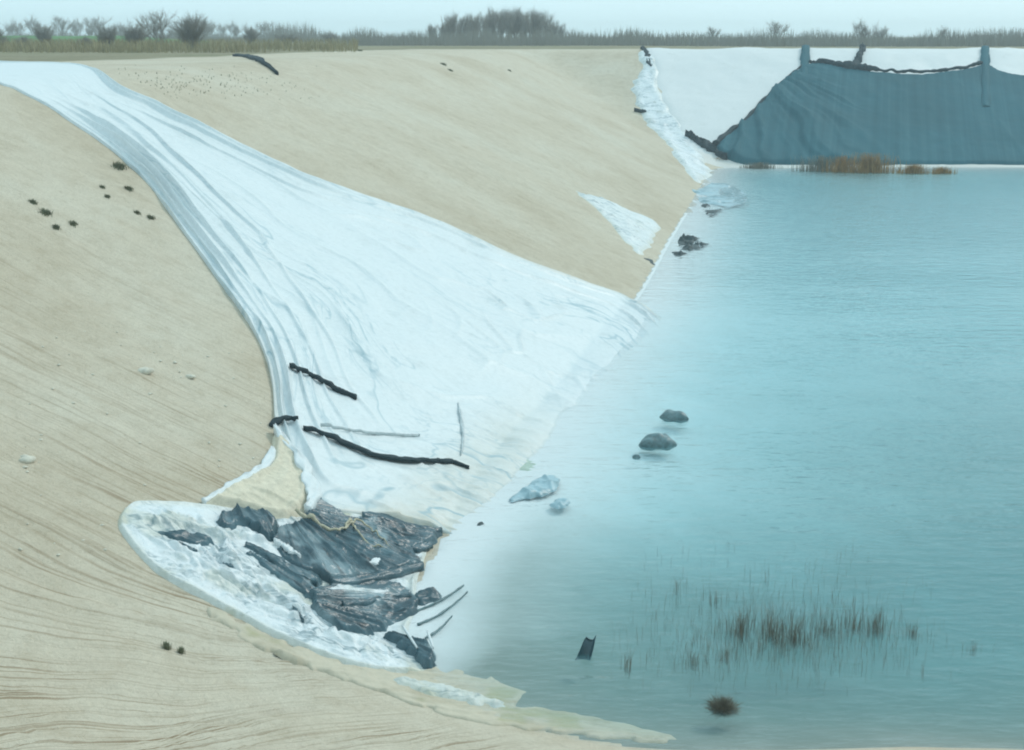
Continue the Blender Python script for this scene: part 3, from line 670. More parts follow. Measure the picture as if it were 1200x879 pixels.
wp = drape('white_scrap', [(455, 800), (490, 797), (530, 806), (560, 818), (600, 826), (580, 834), (540, 828), (500, 818)], 0.03,
           lambda X, Y, d: 0.10 + ridged(X * 1.8, Y * 3.0, 451, 3) ** 2 * 0.10, 'crumple', edge=0.2, rag=0.2, seed=22, stain=lambda X, Y, d: 0.35 + 0 * X)
tag(wp, 'white scrap of sheeting lying on the stained sheet by the near shore', 'plastic scrap')

# sandy flap over the top of the heap
def flap_fold(X, Y, d):
    return 0.06 + 0.18 * sstep(0, 1.0, d) ** 0.7 + ridged(X * 1.1, Y * 1.4, 461, 3) ** 2 * 0.15 + 0.12 * np.exp(-((d - .16) / .09) ** 2)
flap = drape('sandy_flap', [(322, 508), (338, 520), (354, 545), (366, 572), (364, 592), (346, 612), (318, 610), (275, 600), (236, 592), (256, 580), (290, 562), (314, 545), (318, 525)], 0.035,
             flap_fold, 'sandy', edge=0.25, seed=23, stain=lambda X, Y, d: 0 * X)
tag(flap, 'rounded cream flap of sand-covered sheeting above the crumpled heap', 'plastic sheet')
fr = empty('white_fold', tuple(hit(285, 562).tolist()))
def tube_on(name, pix, r, material, lift, seed, n=60, seg=7, wob=0.04, water=False):
    W = np.array([hit(*p, water) for p in pix]); P = resample(catmull(W, 10), n)
    P[:, 2] = np.maximum(terrain(P[:, 0], P[:, 1]), WZ if water else -99) + lift
    s = np.arange(n) * 0.3
    P[:, 2] += (vn(s, s * 0, seed) - .5) * wob * 2; P[:, 0] += (vn(s, s * 0 + 5, seed) - .5) * wob
    rr = np.interp(np.linspace(0, 1, n), np.linspace(0, 1, len(r)), r) * (0.75 + .5 * vn(s * 1.9, s * 0, seed + 1))
    V, Fc = tube(P, rr, seg); return mesh_obj(name, V, Fc, material, attrs={'stain': np.zeros(len(V))})
bpy.data.objects.remove(fr)
tag(ribbon('liner_fold', [(238, 591), (262, 579), (290, 563), (312, 548), (322, 530)], [0.08, 0.2, 0.16, 0.14, 0.2], 'liner', lift=0.09, wob=0.05, seed=51),
    'thin white fold of sheeting lying diagonally on the sand above the heap', 'plastic fold')
tag(ribbon('liner_fold', [(322, 508), (334, 525), (350, 544), (362, 567), (368, 590), (360, 605)], [0.1, 0.22, 0.3, 0.34, 0.3, 0.1], 'liner', lift=0.22, wob=0.08, seed=52),
    'rounded white hem curling around the right edge of the cream flap', 'plastic fold')
# dark sheeting in the heap
FANS = {0: (318, 588), 4: (300, 700), 3: (230, 610), 6: (430, 735)}           # pixel each sheet is gathered at: its folds fan out from there
def fan_uv(k, X, Y, direction):
    if k in FANS:
        c = hit(*FANS[k]); dx, dy = X - c[0], (Y - c[1]); r = np.hypot(dx, dy)
        return r, np.arctan2(dx * -direction[1] + dy * direction[0], dx * direction[0] + dy * direction[1]) * 2.2
    return X * direction[0] + Y * direction[1], -X * direction[1] + Y * direction[0]
def dark_fold(k, direction, seed, base):
    def f(X, Y, d):
        a, b = fan_uv(k, X, Y, direction); w = fbm(X * .5, Y * .5, seed, 2); w2 = fbm(X * 1.5, Y * 1.5, seed + 1, 2)
        lin = 1 - np.abs(2 * vn(a * 0.22 + w, b * 2.6 + w * 1.6, seed + 3) - 1); lin2 = 1 - np.abs(2 * vn(a * 0.35 + w2, b * 7 + w * 3, seed + 5) - 1)
        lin3 = 1 - np.abs(2 * vn(a * 0.8 + w2, b * 15 + w * 6, seed + 7) - 1); c1, c2 = cells(a * 1.3 + w * 2, b * 3.5 + w * 3, seed + 2)
        return base + 0.11 * lin ** 2.2 + 0.06 * lin2 ** 2 + 0.03 * lin3 ** 2 + 0.10 * (0.4 - np.minimum(c2 - c1, 0.4)) ** 1.5 + 0.08 * (w2 - .5)
    return f
for k, (label, pix, ln, seed) in enumerate(DARKS):
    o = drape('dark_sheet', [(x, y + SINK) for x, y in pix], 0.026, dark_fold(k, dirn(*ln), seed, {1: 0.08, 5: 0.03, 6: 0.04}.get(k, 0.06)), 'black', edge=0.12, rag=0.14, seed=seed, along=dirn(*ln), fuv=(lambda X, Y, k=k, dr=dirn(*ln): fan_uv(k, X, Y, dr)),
              stain=lambda X, Y, d: 0.40 * sstep(0.58, 0.72, fbm(X * 1.3, Y * 1.3, seed + 13, 3)))
    tag(o, label, 'plastic sheet')
def scrap(label, pix, w, seed, material='black', lift=0.20):
    tag(ribbon('plastic_strip', pix, w, material, lift=lift * 0.8, wob=0.05, seed=seed, n=40), label, 'strip')
scrap('long dark bar of folded sheeting lying level across the heap towards the water', [(388, 688), (420, 686), (455, 680), (480, 672), (496, 668)], [0.10, 0.22, 0.24, 0.2, 0.08], 71)
scrap('dark folded strip running diagonally beside the white part of the heap', [(288, 646), (315, 658), (342, 674), (372, 690)], [0.08, 0.2, 0.24, 0.1], 72)
scrap('dark rag along the upper edge of the broad dark sheet', [(425, 608), (450, 612), (475, 620), (500, 626), (518, 626)], [0.1, 0.3, 0.2, 0.24, 0.06], 73, lift=0.16)
scrap('dark ragged strip at the waterline below the broad dark sheet', [(455, 640), (475, 644), (492, 646), (506, 642)], [0.08, 0.24, 0.2, 0.06], 74, lift=0.14)
scrap('thin dark strip under the level bar near the water', [(402, 716), (430, 712), (458, 708), (482, 706)], [0.05, 0.14, 0.12, 0.05], 75)
scrap('white torn strip lying across the lower dark patch', [(378, 700), (405, 698), (436, 702), (462, 700)], [0.04, 0.16, 0.14, 0.04], 76, 'crumple')
scrap('white torn strip between the two dark sheets by the water', [(428, 668), (452, 662), (478, 664), (494, 656)], [0.05, 0.2, 0.18, 0.05], 77, 'crumple', 0.16)
scrap('pale torn strip over the middle dark folds of the heap', [(322, 640), (338, 650), (352, 660)], [0.04, 0.16, 0.05], 78, 'crumple')
scrap('thin dark sliver in the upper white part of the heap', [(205, 645), (228, 655), (246, 668)], [0.04, 0.12, 0.04], 79, lift=0.22)
scrap('thin dark sliver in the lower white part of the heap', [(262, 672), (285, 676), (304, 676)], [0.04, 0.10, 0.04], 80, lift=0.24)
scrap('small dark sliver near the lower right of the white heap', [(330, 712), (345, 724), (356, 738)], [0.03, 0.09, 0.03], 81, lift=0.24)
def trail(label, pix, w, seed):
    tag(ribbon('trailing_strand', pix, [q * 0.5 for q in w], 'bag', lift=0.008, wob=0.02, seed=seed, n=40, water=True), label, 'strand')
trail('long grey strand of sheeting trailing from the heap into the water, topmost of three', [(488, 716), (508, 708), (526, 698), (544, 686)], [0.10, 0.08, 0.06, 0.01], 91)
trail('grey strand trailing into the water, middle of three beside the heap', [(490, 732), (512, 722), (532, 708), (548, 694)], [0.10, 0.07, 0.05, 0.01], 92)
trail('short grey strand at the waterline, lowest of three beside the heap', [(498, 748), (514, 738), (530, 722)], [0.08, 0.06, 0.01], 93)
def rods(pix, label):
    A, B = hit(*pix[0]), hit(*pix[1]); A[2] += 0.24; B[2] = max(B[2], WZ) + 0.16
    V, Fc = tube(np.linspace(A, B, 6), [0.02, .03, .03, .03, .025, .02], 7)
    tag(mesh_obj('pale_rod', V, Fc, 'liner', attrs={'stain': np.zeros(len(V))}), label, 'rod')
rods([(472, 746), (489, 770)], 'thin pale rod lying on the dark fan of sheeting, left of two')
rods([(501, 752), (508, 772)], 'thin pale rod at the water end of the dark fan, right of two')
strap = tag(tube_on('frayed_strap', [(348, 610), (370, 622), (392, 634), (404, 630), (412, 622), (420, 636), (434, 648), (446, 652), (458, 652)], [0.05, 0.055, 0.04, 0.025, 0.035, 0.025, 0.02, 0.02, 0.01], 'rope', 0.24, 61, n=90, wob=0.06),
    'frayed cream strap trailing across the dark sheeting', 'strap')
tag(tube_on('frayed_strap', [(404, 630), (420, 622), (436, 630), (448, 642), (458, 651)], [0.02, 0.03, 0.02, 0.02, 0.01], 'rope', 0.24, 62, n=50, wob=0.06),
    'thin looped cream cord beside the frayed strap on the dark sheeting', 'cord')
# ------------------------------------------------------------------ things in the water
def wpt(px, py):
    d = pix_dir(px, py); t = (WZ - CAM_Z) / d[2]; return np.array([d[0] * t, d[1] * t, WZ])
def lump(name, px, py, lx, ly, lz, seed, material, label, cat, rot=0.0, sink=0.3):
    """A slack tied bag: bulged body, gathered neck at one end."""
    nu, nv = 30, 18; V = []
    c = wpt(px, py)
    for i in range(nv + 1):
        ph = math.pi * i / nv; r = math.sin(ph) ** 0.7; ax = -math.cos(ph)
        neck = 1.0 - 0.55 * max(0, ax - 0.55) / 0.45
        for k in range(nu):
            th = 2 * math.pi * k / nu
            n1 = float(vn(np.array([ax * 2.2 + 4]), np.array([th * 1.2]), seed)[0]) - .5; n2 = float(ridged(np.array([ax * 1.1]), np.array([math.cos(th) * 2.5 + 3]), seed + 3, 2)[0])
            q = r * neck * (1 + 0.35 * n1 + 0.28 * n2 - .12)
            x, y, z = ax * lx / 2 * (1 + .15 * n1), q * math.cos(th) * ly / 2, q * math.sin(th) * lz
            if z < 0: z *= 0.4
            V.append((c[0] + x * math.cos(rot) - y * math.sin(rot), c[1] + x * math.sin(rot) + y * math.cos(rot), c[2] + z - sink * lz * 0.2))
    f = []
    for i in range(nv):
        for k in range(nu): f.append((i * nu + k, i * nu + (k + 1) % nu, (i + 1) * nu + (k + 1) % nu, (i + 1) * nu + k))
    return tag(mesh_obj(name, V, f, material, attrs={'stain': np.zeros(len(V))}), label, cat)
lump('sandbag', 771, 521, 1.12, 0.62, 0.33, 3, 'bag', 'larger dark sandbag half sunk in the pond, nearer of two', 'sandbag', 0.05)
lump('sandbag', 790, 490, 0.92, 0.55, 0.27, 8, 'bag', 'smaller dark pointed sandbag in the pond just beyond the larger one', 'sandbag', 2.9)
lump('floating_scrap', 746, 536, 0.24, 0.2, 0.1, 13, 'bag', 'tiny dark scrap floating left of the larger sandbag', 'debris', 0.4)

def float_sheet(pix, label, seed, amp, material='film', name='floating_film', low=0.0):
    W = np.array([wpt(*p)[:2] for p in pix])
    o = drape(name, None, 0.03, lambda X, Y, d: low + amp * ridged(X * 1.6, Y * 1.1 + X, seed, 3) ** 2, material, edge=0.14, rag=0.12, seed=seed, world=W, floor=WZ,
              stain=lambda X, Y, d: 0 * X)
    return tag(o, label, 'plastic film')
float_sheet([(597, 587), (612, 574), (630, 560), (648, 557), (656, 562), (652, 573), (636, 580), (615, 584)], 'crumpled pale plastic film floating near the waterline', 601, 0.15, low=0.015)
float_sheet([(645, 591), (656, 585), (669, 586), (664, 593), (652, 595)], 'small scrap of pale film floating right of the crumpled film', 605, 0.10, low=0.015)
float_sheet([(559, 613), (564, 611), (568, 613), (563, 615)], 'speck of dark scrap floating close to the heap', 607, 0.06, 'debris', 'floating_scrap', 0.03)
ac = wpt(613, 543)
alg = drape('algae_patch', None, 0.05, lambda X, Y, d: 0.015 + 0.01 * vn(X * 4, Y * 4, 5), 'algae', edge=0.15, rag=0.25, seed=3,
            world=np.array([[ac[0] + .34 * math.cos(a), ac[1] + .62 * math.sin(a)] for a in np.linspace(0, 6.283, 9)[:-1]]))
tag(alg, 'round greenish algae patch lying under the shallow water near the shore', 'algae')

def clump_debris(pix, label, seed, amp=0.28, name='debris_clump'):
    W = np.array([wpt(*p)[:2] for p in pix])
    o = drape(name, None, 0.07, lambda X, Y, d: 0.02 + amp * sstep(.5, .9, ridged(X * 1.3, Y * .8, seed, 3)) - 0.10 * (fbm(X * 1.5, Y, seed + 2, 2) < .42), 'debris', edge=0.2, rag=0.5, seed=seed, world=W, floor=WZ, stain=lambda X, Y, d: 0 * X)
    return tag(o, label, 'debris')
clump_debris([(792, 281), (806, 277), (822, 281), (829, 286), (820, 291), (806, 293), (796, 290)], 'dark patch of wet debris in the shallows off the sand bank', 611)
clump_debris([(789, 297), (797, 294), (803, 297), (798, 301), (791, 301)], 'small dark debris below the larger debris patch in the shallows', 613)
clump_debris([(758, 303), (762, 302), (768, 310), (764, 313), (759, 308)], 'dark scrap at the tip of the sand bank waterline', 615)
clump_debris([(828, 247), (840, 244), (846, 246), (838, 252), (829, 254)], 'greyish debris patch in the far shallows', 617, 0.2)
clump_debris([(823, 239), (828, 237), (830, 241), (825, 243)], 'tiny dark debris spot in the far shallows', 619, 0.3)
fc = np.array([wpt(*p)[:2] for p in [(815, 222), (840, 214), (866, 220), (872, 232), (858, 243), (838, 240), (820, 236)]])
ff = drape('floating_film', None, 0.12, lambda X, Y, d: 0.005 + 0.12 * sstep(.5, .9, ridged(X * .6, Y * .4, 623, 3)) - 0.10 * (fbm(X * .7, Y * .5, 624, 2) < .5), 'film', edge=0.3, rag=0.9, seed=7, world=fc, floor=WZ, stain=lambda X, Y, d: 0 * X)
tag(ff, 'large faint film drifting in the far corner shallows', 'plastic film')

# folded dark sheet standing out of the water
c = wpt(681, 769)
V = []; nI = 9
for i in range(nI):
    t = i / (nI - 1)
    for k in range(5):
        q = k / 4
        w = 0.42 * (1 - 0.15 * t)
        V.append((c[0] - 0.13 + w * 0.75 * q + 0.17 * t, c[1] + 0.07 * math.sin(q * 3.1) + 0.16 * t * t, c[2] - 0.10 + 0.32 * t + 0.12 * q * t + 0.07 * t * math.sin(q * 7.0)))
n0 = len(V)
V += [(x + 0.004, y + 0.025, z) for x, y, z in V]
f = [tuple(q) for q in grid_faces(nI, 5)]; f += [tuple(n0 + i for i in q[::-1]) for q in grid_faces(nI, 5)]
ring = [i * 5 for i in range(nI)] + [(nI - 1) * 5 + k for k in range(1, 5)] + [i * 5 + 4 for i in range(nI - 2, -1, -1)] + [k for k in range(3, 0, -1)]
for i in range(len(ring)): a, b = ring[i], ring[(i + 1) % len(ring)]; f.append((a, a + n0, b + n0, b))
tag(mesh_obj('standing_scrap', V, f, 'black', attrs={'stain': np.zeros(len(V))}), 'dark folded scrap standing upright out of the water near the bottom', 'plastic scrap')

# ------------------------------------------------------------------ reeds
rng = random.Random(7)
def stems(pts, h, lean, wdt, seed, bend=0.25):
    r = random.Random(seed); V = []; Fc = []
    for (x, y, z) in pts:
        hh = h * r.uniform(0.35, 1.15); az = r.uniform(0, 6.283); ln = lean * r.uniform(0.2, 1.3); w = wdt * r.uniform(.6, 1.2)
        b0 = len(V); ca, sa = math.cos(az + 1.57), math.sin(az + 1.57)
        for k in range(4):
            t = k / 3; q = ln * hh * t * t + (bend * ln * hh if k == 3 else 0)
            cx_, cy_ = x + math.cos(az) * q, y + math.sin(az) * q
            ww = w * (1 - .75 * t)
            V += [(cx_ - ca * ww, cy_ - sa * ww, z + hh * t - (0.12 if k == 0 else 0)), (cx_ + ca * ww, cy_ + sa * ww, z + hh * t - (0.12 if k == 0 else 0)), (cx_ + math.cos(az) * ww, cy_ + math.sin(az) * ww, z + hh * t - (0.12 if k == 0 else 0))]
        for k in range(3):
            a = b0 + 3 * k
            Fc += [(a, a + 1, a + 4, a + 3), (a + 1, a + 2, a + 5, a + 4), (a + 2, a, a + 3, a + 5)]
    return V, Fc
def reed_clump(px, py, rx, ry, n, h, seed, label, material='reed', wdt=0.0045, lean=0.35, group=None, name='reed_clump', cat='reeds'):
    c = wpt(px, py); r = random.Random(seed)
    pts = []
    for _ in range(int(n * (0.65 if py > 300 else 1))):
        a = r.uniform(0, 6.283); q = abs(r.gauss(0, .55)); pts.append((c[0] + rx * (1.2 if h < 1 and py > 300 else 1.0) * q * math.cos(a), c[1] + ry * q * math.sin(a), WZ))
    V, Fc = stems(pts, h * (0.78 if py > 300 else 1), lean, wdt, seed + 1)
    return tag(mesh_obj(name, V, Fc, material, smooth=False), label, cat, group)
near_reeds = [  # px, py, half width m, half depth m, stems, height, label
    (868, 742, 0.32, 0.4, 150, 0.72, 'dense brown reed clump at the left end of the reed bed'),
    (905, 746, 0.40, 0.5, 160, 0.85, 'tall dense reed clump second from the left in the bed'),
    (930, 752, 0.30, 0.4, 120, 0.70, 'dense reed clump in the middle of the reed bed'),
    (965, 740, 0.45, 0.5, 90, 0.66, 'thin reed clump right of the middle of the bed'),
    (1000, 736, 0.40, 0.4, 90, 0.66, 'reed clump of mixed stems near the right end of the bed'),
    (1028, 740, 0.34, 0.4, 130, 0.72, 'dense dark reed clump ending the bed on the right'),
    (1069, 744, 0.26, 0.3, 60, 0.42, 'small separate reed clump standing right of the bed'),
    (735, 782, 0.18, 0.3, 40, 0.60, 'narrow reed clump standing alone at the left of the bed'),
    (812, 778, 0.36, 0.4, 70, 0.42, 'low pale reed clump in front of the bed'),
    (851, 772, 0.26, 0.3, 60, 0.40, 'small dark reed clump in front of the dense clumps'),
    (793, 692, 0.18, 0.2, 30, 0.55, 'sparse reed tuft left behind the bed'),
    (838, 706, 0.25, 0.4, 30, 0.55, 'loose reed tuft just behind the left end of the bed'),
    (1140, 762, 0.30, 0.2, 26, 0.35, 'few thin reeds farthest to the right in the water'),
]
for k, (px, py, rx, ry, n, h, lab) in enumerate(near_reeds):
    reed_clump(px, py, rx, ry, n, h, 100 + 7 * k, lab, group='reed clumps in the near pond')
pts = []
for _ in range(1500):
    px, py = rng.gauss(915, 80), rng.gauss(746, 24)
    if 715 < px < 1120 and 640 < py < 830: c = wpt(px, py); pts.append(tuple(c))
for _ in range(110): c = wpt(rng.uniform(740, 1040), rng.uniform(640, 720)); pts.append(tuple(c))
V, Fc = stems(pts, 0.34, 0.5, 0.0036, 55)
tag(mesh_obj('reed_stems', V, Fc, 'reed', smooth=False), 'scattered thin reed stems between the clumps in the near water', 'reeds', kind='stuff')
# tussock
c = wpt(847, 829); V = []; Fc = []; r = random.Random(3)
V, Fc = [], []
for _ in range(1100):
    d = np.array([r.gauss(0, 1), r.gauss(0, 1), abs(r.gauss(0, .9)) + .15]); d /= np.linalg.norm(d)
    b = c + np.array([r.gauss(0, .06), r.gauss(0, .06), -0.08]); L = r.uniform(.18, .36)
    p1 = b + d * L * .6; p2 = b + d * L + np.array([0, 0, -0.05 * r.random()])
    tube([b, p1, p2], [0.005, 0.004, 0.001], 3, V, Fc)
tag(mesh_obj('sedge_tussock', V, Fc, 'reed', smooth=False), 'rounded brown sedge tussock alone in the water near the bottom edge', 'tussock')
far_reeds = [(962, 200, 2.2, 0.6, 420, 1.25, 'reed', 'brownish reeds at the left end of the far golden reed bed'),
             (988, 201, 1.8, 0.6, 380, 1.3, 'reedgold', 'golden reeds left of the middle of the far bed'),
             (1018, 202, 2.8, 0.7, 700, 1.6, 'reedgold', 'tallest golden reeds in the far bed below the net'),
             (1070, 203, 1.2, 0.3, 620, 0.75, 'reedgold', 'low golden reeds right of the tallest far reeds'),
             (1103, 203, 1.2, 0.4, 360, 0.55, 'reedgold', 'lowest sparse reeds at the right end of the far bed'),
             (838, 194, 1.0, 0.6, 240, 0.7, 'reedgold', 'small rusty reed patch beside the dark bundle on the far shore'),
             (890, 197, 1.6, 0.4, 520, 0.5, 'reed', 'thin brown reeds on the far waterline left of the golden bed')]
for k, (px, py, rx, ry, n, h, m_, lab) in enumerate(far_reeds):
    reed_clump(px, py, rx, ry, n, h, 400 + 9 * k, lab, m_, 0.025, 0.25, 'reeds on the far shore')

# ------------------------------------------------------------------ stones and weeds on the sand
def stone(px, py, sz, seed, label, group):
    c = hit(px, py); r = random.Random(seed); bm = bmesh.new(); bmesh.ops.create_icosphere(bm, subdivisions=2, radius=1)
    ang = r.uniform(0, 3)
    for v in bm.verts:
        n = float(vn(np.array([v.co.x * 1.7 + 5]), np.array([v.co.y * 1.7 + v.co.z]), seed)[0])
        q = v.co * (0.75 + .5 * n); x, y, z = q.x * sz, q.y * sz * .7, q.z * sz * .45
        v.co = (x * math.cos(ang) - y * math.sin(ang), x * math.sin(ang) + y * math.cos(ang), z + .12 * sz)
    me = bpy.data.meshes.new('stone'); bm.to_mesh(me); bm.free()
    me.polygons.foreach_set('use_smooth', [True] * len(me.polygons)); me.materials.append(M['stone'])
    o = bpy.data.objects.new('stone', me); C.objects.link(o); o.location = c
    return tag(o, label, 'stone', group)
stone(170, 436, 0.24, 1, 'largest pale stone in the middle of the left sand slope', 'pale stones on the sand slope')
stone(223, 442, 0.15, 2, 'pale stone to the right of the largest stone on the slope', 'pale stones on the sand slope')
stone(32, 540, 0.19, 3, 'pale stone at the left edge of the sand slope', 'pale stones on the sand slope')
stone(28, 536, 0.10, 4, 'small pale stone touching the one at the left edge', 'pale stones on the sand slope')
stone(205, 425, 0.07, 5, 'small pale stone just above and between the two bigger ones', 'pale stones on the sand slope')
for k in range(70):
    px, py = rng.uniform(20, 320), rng.uniform(380, 660)
    if px > 130 and py > 580: continue
    stone(px, py, rng.uniform(0.018, 0.055), 30 + k, 'pebble-sized pale stone scattered on the left sand slope', 'pebbles on the sand slope')
def weed(px, py, sz, seed, label, n=60, name='weed_tuft'):
    c = hit(px, py); r = random.Random(seed); pts = []
    for _ in range(n):
        x, y = c[0] + r.gauss(0, sz * .32), c[1] + r.gauss(0, sz * .5); pts.append((x, y, float(terrain(x, y)) + .02))
    V, Fc = stems(pts, sz * 0.4, 1.2, sz * 0.07, seed)
    return tag(mesh_obj(name, V, Fc, 'weed', smooth=False), label, 'weed', 'weeds on the sand')
for k, (px, py, sz, lab) in enumerate([
        (54, 250, 0.30, 'dark weed tuft at the far left of the slope, second from the frame edge'), (39, 238, 0.22, 'weed tuft nearest the left frame edge below the white liner'),
        (66, 267, 0.22, 'lowest weed tuft of the cluster on the upper left slope'), (86, 263, 0.22, 'pale weed tuft right of the lowest one'),
        (151, 222, 0.28, 'greenest weed tuft close to the left edge of the white liner'), (120, 220, 0.18, 'small weed tuft left of the greenest one'),
        (126, 231, 0.18, 'tiny weed tuft just below the small one near the liner'), (161, 250, 0.20, 'weed tuft below the greenest one near the liner'),
        (177, 256, 0.24, 'wide weed tuft lowest beside the liner edge'), (140, 196, 0.45, 'dark weeds growing along the left edge of the liner'),
        (195, 757, 0.12, 'small green sprout on the near sand slope below the heap, left'), (212, 762, 0.10, 'small green sprout on the near sand slope below the heap, right'),
        (422, 60, 0.5, 'dark weed on the far rim left of centre'), (520, 76, 0.45, 'weed on the far sand bank under the poplars'), (528, 83, 0.35, 'small weed below the one under the poplars'),
        (597, 83, 0.3, 'small weed alone high on the far sand bank')]):
    weed(px, py, sz * 0.7, 900 + 5 * k, lab, 150)
pts = []
for _ in range(260):
    px, py = rng.gauss(215, 70), rng.gauss(100, 9) + 0
    if 120 < px < 400 and 74 < py < 130 and py < 92 + (px - 150) * .45: c = hit(px, py); pts.append((c[0], c[1], c[2] + 0.03))
V, Fc = stems(pts, 0.05, 1.6, 0.022, 71)
tag(mesh_obj('sparse_weeds', V, Fc, 'weed', smooth=False), 'sparse low weeds speckled over the upper sand bank', 'weeds', kind='stuff')

# ------------------------------------------------------------------ dry grass and trees behind the rim
pts = []
for _ in range(9000):
    yy = rng.uniform(128, 210); px = rng.uniform(-20, 300) if rng.random() < .8 else rng.uniform(300, 430)
    x = (px - CX) / F_PX * yy * 1.03; pts.append((x, yy, float(0)))
pa = np.array(pts); pa[:, 2] = terrain(pa[:, 0], pa[:, 1]); keep = fbm(pa[:, 0] * .15, pa[:, 1] * .15, 5, 2) > .40
V, Fc = stems([tuple(p) for p in pa[keep]], 1.15, 0.3, 0.05, 81)
tag(mesh_obj('dry_grass', V, Fc, 'drygrass', smooth=False), 'tall straw-coloured dry grass behind the left rim', 'grass', kind='stuff')

def make_tree(seed, height, spread, stems_n, levels, twigs, tw=0.6):
    r = random.Random(seed); TV, TF, CV, CF = [], [], [], []
    def twig(p, d, L):
        q = p + d * L; a = np.cross(d, (0, 0, 1)); a = a / (np.linalg.norm(a) + 1e-6); b = np.cross(d, a); w = 0.005 + 0.005 * L
        b0 = len(CV); m = p + d * L * .55 + np.array([r.gauss(0, .04), r.gauss(0, .04), .03]) * L
        for c_, s_ in ((p, 1), (m, .8)):
            for th in (0, 2.1, 4.2): CV.append(c_ + s_ * w * (math.cos(th) * a + math.sin(th) * b))
        CV.append(q)
        for k in range(3):
            CF.append((b0 + k, b0 + (k + 1) % 3, b0 + 3 + (k + 1) % 3, b0 + 3 + k)); CF.append((b0 + 3 + k, b0 + 3 + (k + 1) % 3, b0 + 6))
    def grow(p, d, L, rad, lev):
        n = 4; P = [p]; dd_ = d.copy()
        for i in range(n):
            dd_ = dd_ + np.array([r.gauss(0, .13), r.gauss(0, .13), .07]); dd_ /= np.linalg.norm(dd_); P.append(P[-1] + dd_ * L / n)
        if lev < 2: tube(P, np.linspace(rad, rad * .45, n + 1), 5, TV, TF)
        else: tube(P, np.linspace(rad, rad * .4, n + 1), 3, CV, CF)
        P = np.array(P)
        if lev >= levels:
            for _ in range(twigs):
                t = r.uniform(.15, 1) * n; i = min(int(t), n - 1); q = P[i] + (P[i + 1] - P[i]) * (t - i)
                e = dd_ + np.array([r.gauss(0, tw), r.gauss(0, tw), r.gauss(.2, .4)]); e /= np.linalg.norm(e); twig(q, e, height * r.uniform(.07, .26))
            return
        for _ in range(r.randint(4, 6)):
            t = r.uniform(.12, 1) * n; i = min(int(t), n - 1); q = P[i] + (P[i + 1] - P[i]) * (t - i)
            az = r.uniform(0, 6.283); e = dd_ * 1.0 + spread * np.array([math.cos(az), math.sin(az), r.uniform(-.1, .5)]); e /= np.linalg.norm(e)
            grow(q, e, L * r.uniform(.45, .7), max(rad * .45, .008), lev + 1)
    for k in range(stems_n):
        az = r.uniform(0, 6.283); d = np.array([math.cos(az), math.sin(az), 0]) * (0.45 * spread if stems_n > 1 else .05) + np.array([0, 0, 1.0]); d /= np.linalg.norm(d)
        grow(np.array([r.gauss(0, .12) * (stems_n > 1), r.gauss(0, .12) * (stems_n > 1), -0.1]), d, height * (.55 if stems_n == 1 else .55), height * (.022 if stems_n == 1 else .011), 0)
    return TV, TF, CV, CF
def tree_proto(name, *a):
    TV, TF, CV, CF = make_tree(*a)
    z = max(max(v[2] for v in CV), max(v[2] for v in TV)); TV = np.array(TV) / z; CV = np.array(CV) / z
    root = empty(name); mesh_obj('trunk', TV, TF, 'bark', root); mesh_obj('crown', CV, CF, 'twig', root)
    return root
P_TREE = [tree_proto('bare_tree', s_, 6.0, .75, 4, 2, 12, .6) for s_ in (11, 12, 13)]
P_POP = [tree_proto('poplar_tree', s_, 9.0, .38, 5, 2, 11, .35) for s_ in (21, 22)]
P_BUSH = [tree_proto('bare_bush', s_, 4.0, .95, 22, 1, 30, .5) for s_ in (31, 32, 33)]
used = set()
def plant(proto, x, y, h, w, rz, label, cat, group):
    if proto.name in used: o = copy_tree(proto)
    else: o = proto; used.add(proto.name)
    o.location = (x, y, float(terrain(x, y))); o.scale = (h * w, h * w, h); o.rotation_euler = (0, 0, rz)
    return tag(o, label, cat, group)
def plant_px(proto, px, Y, h, w, label, cat, group):
    p = at_dist(px, Y); return plant(proto, p[0], p[1], h, w, rng.uniform(0, 6.28), label, cat, group)
NB = 'bare bushes and trees behind the left rim'
for (pr, px, Y, h, w, lab) in [
        (P_BUSH[0], 245, 150, 4.6, 1.0, 'tallest dense bare bush behind the left rim'), (P_TREE[0], 214, 165, 5.2, 1.0, 'bare tree with a clear trunk left of the tallest bush'),
        (P_BUSH[1], 183, 160, 3.3, 1.2, 'broad bare bush third from the left behind the rim'), (P_BUSH[2], 152, 158, 3.3, .9, 'narrow bare bush left of the broad bush behind the rim'),
        (P_BUSH[1], 30, 152, 2.9, 1.3, 'wide dark bare bush at the far left behind the rim'), (P_BUSH[0], 128, 165, 1.8, 1.3, 'low rounded bare bush behind the left rim'),
        (P_BUSH[2], 85, 190, 3.4, .9, 'pale slender bare bush between the dry grass on the left'), (P_BUSH[0], 60, 165, 1.9, 1.2, 'low bare bush beside the wide dark one'),
        (P_BUSH[1], 312, 230, 3.4, 1.1, 'loose bare bush right of the tallest bush'), (P_BUSH[2], 352, 225, 2.2, 2.2, 'low wide brownish thicket right of the loose bush'),
        (P_BUSH[0], 400, 235, 2.6, 1.5, 'low bare bush farther right on the dry land')]:
    plant_px(pr, px, Y, h, w, lab, 'tree' if 'tree' in lab else 'bush', NB)
for k in range(26):
    plant_px(P_TREE[k % 3], -30 + k * 15 + rng.uniform(-6, 6), rng.uniform(380, 450), rng.uniform(5.5, 8.2), rng.uniform(.9, 1.3), 'faint far bare tree behind the green embankment on the left', 'tree', 'far trees behind the embankment')
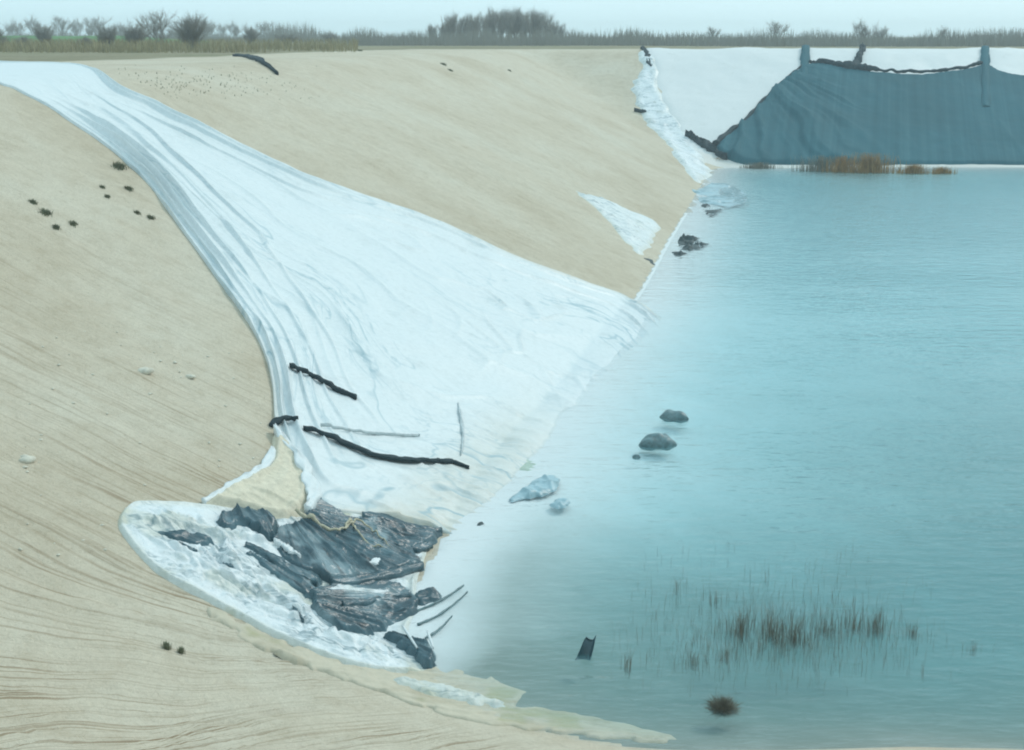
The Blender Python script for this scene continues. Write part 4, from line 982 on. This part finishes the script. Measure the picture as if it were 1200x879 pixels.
for k in range(34):
    plant_px(P_POP[k % 2], 512 + k * 4.3 + rng.uniform(-3, 3), rng.uniform(250, 300), rng.uniform(6.0, 8.0) * (1 if 4 < k < 30 else .7), rng.uniform(.8, 1.1), 'tall slender bare poplar in the grove at the centre of the horizon', 'tree', 'poplar grove')
for k, (px, h, w, lab) in enumerate([(889, 6.0, 1.0, 'rounded bare tree rising above the right treeline'), (985, 6.4, 1.0, 'spreading bare tree above the net, left of two'), (1006, 5.8, 1.0, 'spreading bare tree above the net, right of two'), (820, 4.6, .9, 'small bare tree standing above the hedge right of the poplars'), (1075, 4.8, 1.0, 'small bare tree rising above the hedge at the right')]):
    plant_px(P_TREE[k % 3], px, 230, h * .75, w, lab, 'tree', 'single trees in the right treeline')
# the hedge that closes the horizon reads as one grey mass
V, Fc = [], []
r5 = random.Random(5)
for k in range(24000):
    px = r5.uniform(-40, 1260); Y = r5.uniform(325, 380) if px < 400 else r5.uniform(205, 265)
    h0 = 2.5 if px > 650 else (2.7 if px > 400 else 4.0)
    hgt = h0 * (0.55 + 0.9 * float(vn(np.array([px * .03]), np.array([Y * .02]), 8)[0])) * r5.uniform(.3, 1.0)
    if px < 330: hgt *= 0.6
    x = (px - CX) / F_PX * Y * 1.03; b0 = len(V); a = r5.uniform(0, 3.14); w = r5.uniform(.03, .09)
    lx, ly = r5.gauss(0, .18) * hgt, r5.gauss(0, .18) * hgt
    V += [(x - w, Y, -.1), (x + w, Y, -.1), (x, Y + w, -.1), (x + lx, Y + ly, hgt)]
    Fc += [(b0, b0 + 1, b0 + 3), (b0 + 1, b0 + 2, b0 + 3), (b0 + 2, b0, b0 + 3)]
tag(mesh_obj('far_hedge', V, Fc, 'twig', smooth=False), 'grey bare hedge closing the horizon behind the pit', 'hedge', kind='stuff')

# ------------------------------------------------------------------ haze
def haze(density):
    x0, x1, y0, y1, z0, z1 = -1270, 1270, -420, 1320, WZ - 4.0, 13.5
    V = [(x, y, z) for z in (z0, z1) for y in (y0, y1) for x in (x0, x1)]
    f = [(0, 2, 3, 1), (4, 5, 7, 6), (0, 1, 5, 4), (2, 6, 7, 3), (0, 4, 6, 2), (1, 3, 7, 5)]
    m = bpy.data.materials.new('haze'); m.use_nodes = True; n, l = m.node_tree.nodes, m.node_tree.links; n.clear()
    out = n.new('ShaderNodeOutputMaterial'); pv = n.new('ShaderNodeVolumePrincipled')
    pv.inputs['Color'].default_value = (0.86, 0.95, 1.0, 1); pv.inputs['Density'].default_value = density; pv.inputs['Anisotropy'].default_value = 0.2
    l.new(pv.outputs[0], out.inputs['Volume']); M['haze'] = m
    return tag(mesh_obj('haze', V, f, 'haze', smooth=False), 'thin pale haze over the land', 'haze', kind='stuff')
haze(0.0007)
